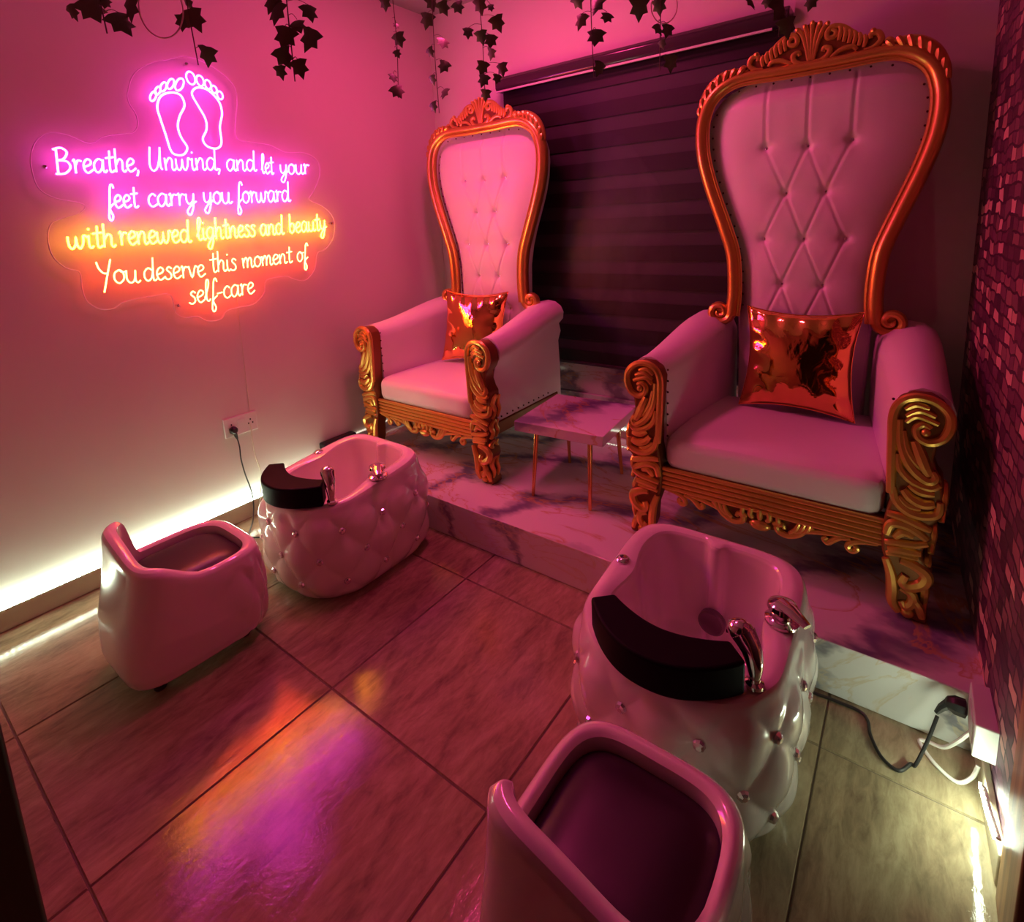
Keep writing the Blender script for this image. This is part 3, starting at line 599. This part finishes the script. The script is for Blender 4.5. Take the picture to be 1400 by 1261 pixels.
    m.build('seat_cushion', Lm, T, smooth=180)
    # arms
    for s in (-1, 1):
        am = MB(); NY = 14; secs = []
        for j in range(NY + 1):
            t_ = j / NY; y = lerp(.036, .635, t_); top = lerp(.678, .765, sstep(0, 1, t_)) ; xin = lerp(.336, .246, t_ ** .8); xc = lerp(.402, .360, t_); r = lerp(.074, .088, t_)
            L_ = [(xin, .24), (xin, .40), (xin + .002, top - .13)]
            x_l = xin + .006
            for k in range(9):
                a = lerp(PI * 1.0, -PI * .28, k / 8); L_.append((xc + (xc - x_l if math.cos(a) < 0 else r) * math.cos(a), top - .07 + .07 * math.sin(a)))
            L_ += [(lerp(.436, .425, t_), top - .165), (lerp(.418, .408, t_), top - .22), (.414, .40), (.414, .24)]
            secs.append([(s * x, y, z) for x, z in L_])
        n_ = len(secs[0]); am.add([p for q in secs for p in q], [(j * n_ + k, j * n_ + (k + 1) % n_, (j + 1) * n_ + (k + 1) % n_, (j + 1) * n_ + k) for j in range(NY) for k in range(n_)] + [tuple(range(n_)), tuple(NY * n_ + k for k in range(n_))])
        am.build('armrest', Lm, T, smooth=70)
    # carved front posts
    PO = [(.334, .619), (.340, .532), (.346, .445), (.346, .361), (.335, .301), (.331, .249), (.334, .194), (.356, .125), (.360, .056), (.371, .021), (.405, .0), (.452, .0), (.452, .023), (.434, .055), (.420, .086), (.455, .138), (.453, .168), (.428, .202), (.430, .24), (.448, .264), (.443, .304), (.461, .328), (.464, .376), (.459, .415), (.459, .444), (.445, .463), (.434, .495), (.438, .53), (.460, .560), (.470, .590), (.464, .625), (.446, .652), (.418, .670), (.379, .669), (.348, .652)]
    for s in (-1, 1):
        pm = MB().prism([(s * x, z) for x, z in PO], lambda x, z, d: (x, d, z), -.030, .040); po = pm.build('front_post', D, T, bevel=.008)
        cm = MB()
        def pr(P, r, y=-.031, fl=.9): rel([(s * x, z) for x, z in sm(P)], [v * 1.22 for v in r] if isinstance(r, list) else r * 1.3, y, 8, fl, cm)
        # rim that follows the arm scroll
        pr([(.345, .38), (.341, .46), (.338, .54), (.337, .61), (.352, .650), (.385, .668), (.425, .662), (.455, .635), (.462, .598), (.448, .560), (.420, .545), (.396, .556), (.390, .580), (.405, .594), (.420, .585)], [.010] * 40 + [lerp(.011, .0075, k / 30) for k in range(31)])
        cm.sphere((s * .411, -.034, .574), .012, 10, 6)
        for k, (a, b, c) in enumerate((((.362, .630), (.385, .648), (.415, .640)), ((.365, .612), (.395, .632), (.430, .620)), ((.366, .594), (.390, .616), (.437, .600)))): pr([a, b, c], .0075)
        pr([(.352, .60), (.356, .54), (.372, .49), (.395, .455), (.425, .435), (.440, .447), (.432, .465)], .011)
        pr([(.362, .57), (.372, .52), (.392, .485), (.412, .468)], .009); pr([(.388, .545), (.402, .51), (.416, .475), (.428, .452)], .013)
        pr([(.352, .50), (.362, .455), (.392, .425), (.432, .415), (.452, .43)], .009)
        pr([(.348, .40), (.358, .36), (.385, .335), (.42, .33), (.452, .345), (.456, .38)], .011)
        pr([(.372, .398), (.392, .375), (.42, .365), (.445, .372)], .012); pr([(.385, .415), (.41, .40), (.442, .40)], .010); pr([(.362, .375), (.385, .352), (.415, .348)], .008)
        pr([(.340, .315), (.375, .312), (.415, .300), (.442, .292)], .010)
        pr([(.342, .25), (.352, .285), (.385, .290), (.412, .278), (.435, .262)], .011); pr([(.362, .245), (.38, .268), (.405, .262)], .010); pr([(.340, .225), (.372, .232), (.41, .238), (.438, .25)], .009)
        pr([(.348, .205), (.38, .212), (.425, .214)], .010); pr([(.345, .19), (.365, .196), (.42, .197)], .007)
        pr([(.345, .175), (.360, .13), (.366, .085), (.368, .045), (.385, .018)], .012)
        pr([(.38, .18), (.41, .175), (.44, .155), (.435, .125), (.405, .105), (.388, .115), (.395, .138)], .013)
        pr([(.385, .095), (.41, .085), (.415, .06), (.40, .04), (.388, .055)], .011); pr([(.41, .075), (.43, .05), (.440, .018)], .010); cm.sphere((s * .405, -.03, .022), .018, 10, 6, (1, .7, .9))
        # outer flank carving
        for z0_, z1_ in ((.02, .13), (.15, .20), (.22, .30), (.32, .42)):
            xo = interp((z0_ + z1_) / 2, [.0, .05, .14, .2, .26, .36, .44], [.448, .436, .452, .43, .446, .463, .456])
            cm.tube([(s * xo, p[0], p[1]) for p in sm([(-.024, z0_), (-.004, lerp(z0_, z1_, .3)), (-.018, lerp(z0_, z1_, .7)), (.004, z1_), (.018, lerp(z0_, z1_, .9))])], [.007 + .005 * math.sin(PI * k / 20) for k in range(21)], 8); cm.tube([(s * xo, p[0], p[1]) for p in sm([(.012, z0_), (.030, lerp(z0_, z1_, .35)), (.020, lerp(z0_, z1_, .7)), (.036, z1_)])], [.006 + .004 * math.sin(PI * k / 15) for k in range(16)], 8)
        cm.build('post_carving', G, po)
    # front rail with flutes and hanging carving
    MB().box(-.337, .337, -.010, .035, .196, .285).build('front_rail', D, T, bevel=.004)
    fr_ = CH(T, 'front_rail'); fl_ = MB()
    for k in range(5): fl_.tube([(-.336, -.011, .206 + .0175 * k), (.336, -.011, .206 + .0175 * k)], .0082, 8)
    fl_.build('fluting', G, fr_)
    ap = [(-.325, .198), (-.26, .178), (-.205, .170), (-.13, .172), (-.075, .150), (0, .138), (.075, .150), (.13, .172), (.205, .170), (.26, .178), (.325, .198)]
    MB().prism(ap, lambda x, z, d: (x, d, z), -.002, .022).build('apron', D, T, bevel=.004)
    ac = MB()
    def arl(P, r, y=-.008): rel(sm(P), r, y, 8, .9, ac)
    for s in (-1, 1):
        q = lambda P: [(s * x, z) for x, z in P]
        arl(q([(.325, .198), (.285, .192), (.258, .180), (.250, .163), (.262, .154), (.274, .165), (.266, .174)]), .010)
        arl(q([(.255, .192), (.228, .186), (.208, .170), (.196, .160), (.186, .168), (.195, .178)]), .010)
        arl(q([(.24, .196), (.19, .190), (.155, .182), (.13, .172)]), .009)
        arl(q([(.155, .198), (.135, .180), (.115, .158), (.085, .146), (.058, .152), (.052, .170), (.067, .178), (.074, .166)]), .011)
        for k in range(3): arl(q([(.148 - .016 * k, .205 - .003 * k), (.138 - .016 * k, .182 - .004 * k), (.120 - .016 * k, .170 - .006 * k)]), .008, -.012)
        arl(q([(.052, .205), (.055, .186), (.040, .176)]), .009, -.014); arl(q([(.025, .212), (.030, .190), (.020, .178)]), .0095, -.015)
    arl([(0, .214), (0, .195), (0, .178)], .010, -.015)
    ac.sphere((0, -.008, .156), .03, 14, 8, (1.15, .5, .65))
    ac.build('apron_carving', G, CH(T, 'apron'))
    for s in (-1, 1):
        MB().box(min(s * .372, s * .420), max(s * .372, s * .420), .040, .60, .205, .268).build('side_rail', D, T, bevel=.006)
        lg = MB().tube([(s * .34, .60, .30), (s * .345, .60, .18), (s * .35, .625, .06), (s * .352, .65, .0)], [.034, .030, .024, .022], 8); lg.build('rear_leg', D, T)
    MB().box(-.34, .34, .575, .61, .205, .268).build('rear_rail', D, T, bevel=.004)
    return T
def CH(o, n):
    return [c for c in o.children if c.name.split('.')[0] == n][-1]

ch = make_throne('white tufted gold throne nearer the camera, by the mosaic wall')
ch.location = (.953, 1.035, PZ)
c2 = copy_tree(ch); c2.location = (-.628, 1.035, PZ); c2['label'] = 'white tufted gold throne in the corner beside the neon sign wall'
for c in (ch, c2): c['group'] = 'gold throne chairs'

# ------------------------------------------------------------ foil pillows
def pillow(label, loc_, rx, rz, sd):
    rnd = random.Random(sd); o = MB(); h = .200
    ph = [rnd.uniform(0, 6.28) for _ in range(8)]
    def f(side):
        def g(u, v):
            a, b = 2 * u - 1, 2 * v - 1
            x = a * h * (1 - .13 * (1 - b * b) ** 1.0 * abs(a) ** 1.5); y = b * h * (1 - .13 * (1 - a * a) * abs(b) ** 1.5)
            t_ = max(0, (1 - a ** 2) * (1 - b ** 2)) ** .42 * .068
            e = max(abs(a), abs(b))
            wr = .0035 * math.sin(15 * b + ph[0] + 2 * a) * sstep(.45, .8, abs(a)) * sstep(1, .9, e) + .0035 * math.sin(17 * a + ph[1] + 2.5 * b) * sstep(.45, .8, abs(b)) * sstep(1, .9, e)
            wr += .0025 * math.sin(5 * a + 4 * b + ph[2]) * sstep(1, .6, e)
            return (x, -side * (t_ + wr), y)
        return g
    o.grid(f(1), 48, 48); o.grid(f(-1), 48, 48)
    b = o.build('throw_pillow', MAT['foil'], smooth=180)
    b.location = loc_; b.rotation_euler = (rx, 0, rz)
    tag(b, label, 'pillow', 'gold foil pillows')
    seam = MB(); P = []
    for a, b_ in [(lerp(-1, 1, k / 12), -1) for k in range(12)] + [(1, lerp(-1, 1, k / 12)) for k in range(12)] + [(lerp(1, -1, k / 12), 1) for k in range(12)] + [(-1, lerp(1, -1, k / 12)) for k in range(12)]:
        P.append((a * h * (1 - .13 * (1 - b_ * b_) * abs(a) ** 1.5), 0, b_ * h * (1 - .13 * (1 - a * a) * abs(b_) ** 1.5)))
    seam.tube(P, .0028, 6, True); seam.build('piping', MAT['foil'], b)
    return b
pillow('shiny gold foil pillow on the throne by the mosaic wall', (.975, 1.478, .778), math.radians(-12), math.radians(-2), 3)
pillow('shiny gold foil pillow on the throne beside the neon sign wall', (-.640, 1.466, .785), math.radians(-13), math.radians(10), 8)

# ------------------------------------------------------------ side table
tb = thing('side_table', 'small marble-topped side table with slim brass legs between the thrones', 'table', (.150, 1.222, PZ), math.radians(5))
MB().box(-.205, .205, -.205, .205, .296, .340).build('table_top', MAT['marble'], tb, bevel=.003)
for sx_ in (-1, 1):
    for sy_ in (-1, 1):
        MB().tube([(sx_ * .125, sy_ * .150, .296), (sx_ * .135, sy_ * .185, 0)], [.0115, .0075], 12).build('leg', MAT['brass'], tb)

# ------------------------------------------------------------ pedicure footbaths
def sup(a, n):
    c, s = math.cos(a), math.sin(a); return (math.copysign(abs(c) ** (2 / n), c), math.copysign(abs(s) ** (2 / n), s))
def plan(a, hx, hy):
    n = lerp(5.0, 2.8, sstep(.25, -.6, math.sin(a))); x, y = sup(a, n); return x * hx, y * hy
def zr(y): return .385 + .030 * max(-1.2, min(1.1, y / .25))
NB = 11
ROW0, DZ = .075, .1
def tuft(u, z, A=.016):
    a = u * NB; b = (z - ROW0) / DZ; p, q = a + b / 2, a - b / 2
    return A * (abs(math.sin(PI * p)) ** .8) * (abs(math.sin(PI * q)) ** .8) * sstep(.35, .30, z) * sstep(-.01, .05, z)
SF = [0, .03, .08, .2, .35, .5, .65, .8, .9, .955, .985, 1.0]
SC = [.90, .935, .965, 1.0, 1.025, 1.032, 1.025, 1.0, .972, .955, .94, .92]
# equal arc-length parametrisation of the plan curve
AR = []
_n = 720; _p = [plan(2 * PI * k / _n, .25, .28) for k in range(_n + 1)]; _l = [0]
for k in range(_n): _l.append(_l[-1] + math.hypot(_p[k + 1][0] - _p[k][0], _p[k + 1][1] - _p[k][1]))
def ang(u):
    t_ = (u % 1.0) * _l[-1]; lo, hi = 0, _n
    while hi - lo > 1:
        m = (lo + hi) // 2
        if _l[m] <= t_: lo = m
        else: hi = m
    return 2 * PI * (lo + (t_ - _l[lo]) / max(1e-9, _l[hi] - _l[lo])) / _n
def shell(u, f, tufted=True):
    a = ang(u); k = interp(f, SF, SC); x, y = plan(a, .252 * k, .283 * k); z = f * zr(y)
    if tufted:
        d = tuft(u, z); l = math.hypot(x / .25, y / .28) or 1; x += d * (x / .25) / l; y += d * (y / .28) / l
    return (x, y, z)
def inner(u, g):
    a = ang(u); x, y = plan(a, .252, .283)
    ix, iy = x * .73, y * .80
    if y > .1: iy -= .030 * math.exp(-(x / .026) ** 2) * sstep(.1, .2, y)
    ix *= 1 - .10 * math.exp(-((y - .03) / .08) ** 2)
    zt_ = zr(y) - .002
    k = [1.02, 1.0, .975, .95, .90, .84, .74, .3, .02]; z = [zt_, zt_ - .006, zt_ - .03, .30, .22, .16, .13, .122, .12]
    g_ = g * 8; i = min(7, int(g_)); w_ = g_ - i
    kk, zz = lerp(k[i], k[i + 1], w_), lerp(z[i], z[i + 1], w_)
    return (ix * kk, iy * kk, zz)
def make_bath(label):
    T = thing('footbath', label, 'footbath', group='pedicure footbaths')
    b = MB(); NU, NV = 272, 76
    b.grid(lambda u, v: shell(u, v), NU, NV, closeu=True)
    o1 = len(b.V)
    b.grid(lambda u, v: (lambda p, q: (lerp(p[0], q[0], v), lerp(p[1], q[1], v), lerp(p[2], q[2], v) + .006 * math.sin(PI * v)))(shell(u, 1.0, False), inner(u, 0)), NU, 6, closeu=True)
    b.grid(lambda u, v: inner(u, v), NU, 40, closeu=True)
    b.V.append((0, 0, .12)); c = len(b.V) - 1; s0 = c - NU
    for k in range(NU): b.F.append((s0 + k, s0 + (k + 1) % NU, c)); b.M.append(0)
    b.build('basin', MAT['gloss'], T, smooth=180, fix=True)
    st = None
    for r in range(3):
        z = ROW0 + DZ * r
        for i in range(NB):
            u = ((i + .5 * (r % 2)) / NB) % 1.0
            lo, hi = 0.0, 1.0
            for _ in range(24):
                m = (lo + hi) / 2
                if shell(u, m, False)[2] < z: lo = m
                else: hi = m
            p = shell(u, lo, True); l = math.hypot(p[0], p[1])
            if st is None:
                st = MB().lathe([(.004, -.004), (.0125, -.002), (.0138, .002), (.011, .0075), (.006, .0105)], (0, 0, 0), 9).build('crystal_stud', MAT['crystal'], T, smooth=0); q = st
            else:
                q = st.copy(); COL.objects.link(q); q.parent = T
            a = ang(u); nrm = Vector((math.copysign(abs(math.cos(a)) ** 1.4, math.cos(a)), math.copysign(abs(math.sin(a)) ** 1.4, math.sin(a)), 0)).normalized()
            q.location = Vector(p); q.rotation_euler = nrm.to_track_quat('Z', 'Y').to_euler()
    # padded foot rest on the front rim
    pm = MB(); N = 26
    def arc(k):
        t_ = lerp(-1, 1, k / N); x = t_ * .178; yo = -.300 + .105 * abs(t_) ** 2.2; yi = -.198 + .045 * abs(t_) ** 1.8; xi = t_ * .135
        return (x, yo), (xi, yi)
    top = [arc(k)[0] for k in range(N + 1)] + [arc(k)[1] for k in range(N, -1, -1)]
    pm.prism(top, lambda x, y, d: (x, y, d), .366, .444); pm.build('foot_rest', MAT['blackpad'], T, bevel=.007, smooth=50)
    # fittings
    fa = thing('faucet', '', '', (.188, -.165, .371)); del fa['label']; del fa['category']; fa.parent = T
    MB().lathe([(.019, 0), (.019, .008), (.013, .012), (.013, .03)], (0, 0, 0), 16).tube(catmull([(0, 0, .02), (-.001, .0, .05), (-.010, .004, .08), (-.028, .012, .102)], 5), [.013 + .0009 * k for k in range(16)], 14).sphere((-.034, .015, .104), .028, 16, 10, (1, .9, .8)).build('spout', MAT['chrome'], fa)
    MB().lathe([(.016, 0), (.016, .006)], (-.062, .027, .092), 14, axis='x').build('spray_head', MAT['chrome'], fa)
    mx = thing('mixer', '', '', (.203, .035, .392)); del mx['label']; del mx['category']; mx.parent = T
    MB().lathe([(.038, 0), (.038, .006), (.032, .011), (.022, .014), (.021, .026), (.031, .030), (.034, .036), (.031, .045), (.018, .052), (.004, .054)], (0, 0, 0), 20).build('mixer_body', MAT['chrome'], mx)
    MB().tube([(-.006, 0, .046), (.022, -.016, .046), (.058, -.040, .038)], [.024, .019, .011], 14, up=(0, 0, 1), flat=.42).build('lever', MAT['chrome'], mx)
    MB().lathe([(.020, 0), (.020, .006), (.015, .011), (.006, .013)], (-.207, .045, .391), 18).build('air_knob', MAT['chrome'], T)
    MB().lathe([(.036, .0), (.036, .005), (.030, .007), (.024, .004)], (.0, .05, .122), 20).build('drain', MAT['steel'], T)
    MB().lathe([(.037, .012), (.037, -.003), (.031, -.006), (.026, -.004)], (.004, .168, .205), 24, axis='y').build('jet', MAT['steel'], T)
    return T
b1_ = make_bath('white tufted footbath with black foot rest in front of the near throne'); b1_.location = (.912, .462, 0)
b2_ = copy_tree(b1_); b2_.location = (-.522, .445, 0); b2_['label'] = 'white tufted footbath with black foot rest below the neon sign wall'

# ------------------------------------------------------------ technician stools
def make_stool(label):
    T = thing('stool', label, 'stool', group='white technician stools')
    HX, HY = .183, .218
    def pl2(a, hx, hy): x, y = sup(a, 4.2); return x * hx, y * hy
    def rim(x, y):
        q = sstep(-.12, .17, x)
        return .322 + lerp(.128, .075, q) * sstep(lerp(-.060, .030, q), lerp(-.118, -.135, q), y)
    def out(u, v):
        a = 2 * PI * u; k = interp(v, [0, .03, .12, .4, .7, .92, .975, 1], [.88, .94, .985, 1.02, 1.0, .985, .97, .93]); x, y = pl2(a, HX * k, HY * k)
        z = lerp(.038, rim(x, y * .76 if y < 0 else y), v)
        yb = y
        if y < 0: y *= lerp(1.0, .76, sstep(.05, .95, v))
        A = .010 * sstep(.0, .12, yb) * abs(math.sin(PI * (u * 14 + z / .2))) ** .8 * abs(math.sin(PI * (u * 14 - z / .2))) ** .8 * sstep(.31, .27, z)
        l = math.hypot(x / HX, y / HY); return (x + A * x / HX / l, y + A * y / HY / l, z)
    def inn(u, v):
        a = 2 * PI * u; x0_, y0_, zt_ = out(u, 1.0); x, y = pl2(a, HX * .80, HY * .80)
        if y < 0: y *= .76
        if zt_ > .3221: x = lerp(x, x0_ * .87, sstep(.322, .45, zt_) * (1 - v)); y = lerp(y, y0_ * .80, sstep(.322, .45, zt_) * (1 - v))
        return (x * lerp(1, .97, v), y * lerp(1, .97, v), lerp(zt_ - .003, .25, v))
    b = MB(); NU = 160
    b.grid(out, NU, 60, closeu=True)
    b.grid(lambda u, v: (lambda p, q: (lerp(p[0], q[0], v), lerp(p[1], q[1], v), lerp(p[2], q[2], v) + .007 * math.sin(PI * v)))(out(u, 1.0), inn(u, 0)), NU, 6, closeu=True)
    b.grid(inn, NU, 12, closeu=True)
    n0 = NU * 13; b.F.append(tuple(range(len(b.V) - NU, len(b.V)))); b.M.append(0)
    b.F.append(tuple(range(NU - 1, -1, -1))); b.M.append(0)
    b.build('shell', MAT['gloss'], T, smooth=60)
    cu = MB()
    def cf(u, v):
        a = 2 * PI * u; k = v; x, y = pl2(a, HX * .795, HY * .795); y *= .76 if y < 0 else 1; return (x * k, y * k, .288 + .034 * (1 - k ** 5))
    cu.grid(cf, 96, 22, closeu=True); cu.build('seat_pad', MAT['purple'], T, smooth=180)
    for x in (-1, 1):
        for y in (-1, 1): MB().lathe([(.016, 0), (.018, .004), (.016, .012), (.010, .016), (.010, .045)], (x * .105, y * .13, 0), 12).build('foot', MAT['blackpl'], T)
    return T
s1_ = make_stool('white low-backed stool with dark seat nearest the camera'); s1_.location = (.977, -.105, 0)
s2_ = copy_tree(s1_); s2_.location = (-.548, -.165, 0); s2_['label'] = 'white low-backed stool with dark seat beside the LED strip at the sign wall'

# ------------------------------------------------------------ hanging ivy
ILAB = ['ivy strand hanging furthest left, left of the pink ring', 'ivy strand hanging just above the footprints of the sign', 'bushy ivy strand hanging right of the neon sign', 'thin sparse ivy strand hanging left of the room corner', 'long ivy strand hanging over the room corner', 'thick ivy strand hanging above the far throne crest', 'ivy strand hanging over the left part of the blind', 'ivy strand with a ring hanging over the middle of the blind', 'ivy strand hanging at the right end of the blind head box']
for k, L in enumerate(IVY):
    rnd = random.Random(40 + k)
    cx_ = sum(p[0] for p in L) / len(L); cy_ = sum(p[1] for p in L) / len(L)
    T = thing('ivy_garland', ILAB[k], 'ivy', (cx_, cy_, ZC), 0, 'hanging ivy strands')
    pts = sorted(L, key=lambda p: -p[2])
    zlow = pts[-1][2]
    # leaves above the visible ones, up to the ceiling
    z = pts[0][2] + .05; ext = []
    while z < ZC - .03:
        ext.append((cx_ + rnd.uniform(-.03, .03), cy_ + rnd.uniform(-.03, .03), z, rnd.uniform(.035, .05))); z += rnd.uniform(.03, .05)
    P = [(0, 0, 0), (rnd.uniform(-.01, .01), 0, (zlow - ZC) * .4), (rnd.uniform(-.01, .01), rnd.uniform(-.01, .01), (zlow - ZC) * .75), (0, 0, zlow - ZC - .02)]
    sm_ = MB().tube(catmull(P, 6), .0016, 5)
    fo = MB()
    for (x, y, z, s_) in pts + ext:
        c = Vector((x - cx_, y - cy_, z - ZC))
        sm_.tube(catmull([(0, 0, c.z + .022), (c.x * .5, c.y * .5, c.z + .026), (c.x, c.y, c.z + s_ * .35)], 3), .0009, 4)
        out5 = [(0, .40), (.20, .42), (.52, .30), (.33, .05), (.44, -.26), (.20, -.30), (0, -.66), (-.20, -.30), (-.44, -.26), (-.33, .05), (-.52, .30), (-.20, .42)]
        yaw = math.radians(37 + rnd.uniform(-45, 45)); roll = rnd.uniform(-.5, .5); tilt = rnd.uniform(-.5, .5)
        R = Matrix.Rotation(yaw, 3, 'Z') @ Matrix.Rotation(tilt, 3, 'X') @ Matrix.Rotation(roll, 3, 'Y')
        vs = [c + R @ Vector((0, -.10 * s_, 0))] + [c + R @ Vector((a * s_ * 1.06, abs(a) * .25 * s_, b_ * s_ * 1.06)) for a, b_ in out5]
        fo.add(vs, [(0, 1 + i, 1 + (i + 1) % 12) for i in range(12)], 1 if rnd.random() < .15 else 0)
    sm_.build('stem', MAT['stem'], T); fo.build('foliage', [MAT['leaf'], MAT['leafbrown']], T, smooth=180, fix=False)
for k, (x, y, z, r) in enumerate(RINGS):
    P = [(r * math.cos(a), r * 1.25 * math.sin(a)) for a in [2 * PI * i / 40 for i in range(40)]]
    ux = Vector((math.cos(math.radians(37)), math.sin(math.radians(37)), 0))
    o = MB().tube([(ux.x * a, ux.y * a, b) for a, b in P], .0018, 6, True).build('wire_ring', MAT['wire'])
    o.location = (x, y, z)
    tag(o, ['thin pink ring hanging among the ivy above the neon sign', 'thin pink ring hanging among the ivy above the blind'][k], 'ring')

# ------------------------------------------------------------ ceiling lamp (above the frame)
cl = thing('ceiling_light', 'round pink ceiling light above the middle of the room', 'ceiling light', (-.22, 1.00, ZC))
MB().lathe([(.17, 0), (.17, -.03), (.15, -.045)], (0, 0, 0), 32).build('lamp_base', MAT['whitepl'], cl)
MB().lathe([(.148, -.044), (.14, -.065), (.09, -.085), (.01, -.092)], (0, 0, 0), 32).build('diffuser', emit('pink lamp diffuser', (1.0, .055, .25), 50.0), cl)

# ------------------------------------------------------------ faint steam above the side table
t = NT('steam'); t.n.remove(t.b); pv = t.new('ShaderNodeVolumePrincipled'); pv.inputs['Color'].default_value = (.95, .85, .92, 1); pv.inputs['Anisotropy'].default_value = .1
v = t.coord((2.2, 2.2, 1.2)); n1 = t.noise(v, 2.4, 3, .55, .8)
mr = t.new('ShaderNodeMapRange'); t.link(n1, mr.inputs[0])
for i, x in enumerate((.42, .72, 0.0, .55)): mr.inputs[i + 1].default_value = x
t.link(mr.outputs[0], pv.inputs['Density']); t.link(pv.outputs[0], t.n['Material Output'].inputs['Volume'])
pm = MB()
def plume(u, v):
    a = 2 * PI * u; r = interp(v, [0, .15, .5, .8, 1], [.03, .15, .20, .16, .02])
    return (.05 * math.sin(3 * v) + r * math.cos(a), .55 * r * math.sin(a), lerp(0, 1.15, v))
pm.grid(plume, 24, 24, closeu=True); pm.F.append(tuple(range(23, -1, -1))); pm.M.append(0); pm.F.append(tuple(24 * 24 + k for k in range(24))); pm.M.append(0)
o = pm.build('steam', t.m, smooth=180); o.location = (.20, 1.56, .56); o['kind'] = 'stuff'
tag(o, 'faint steam drifting up in front of the dark blind above the side table', 'steam')
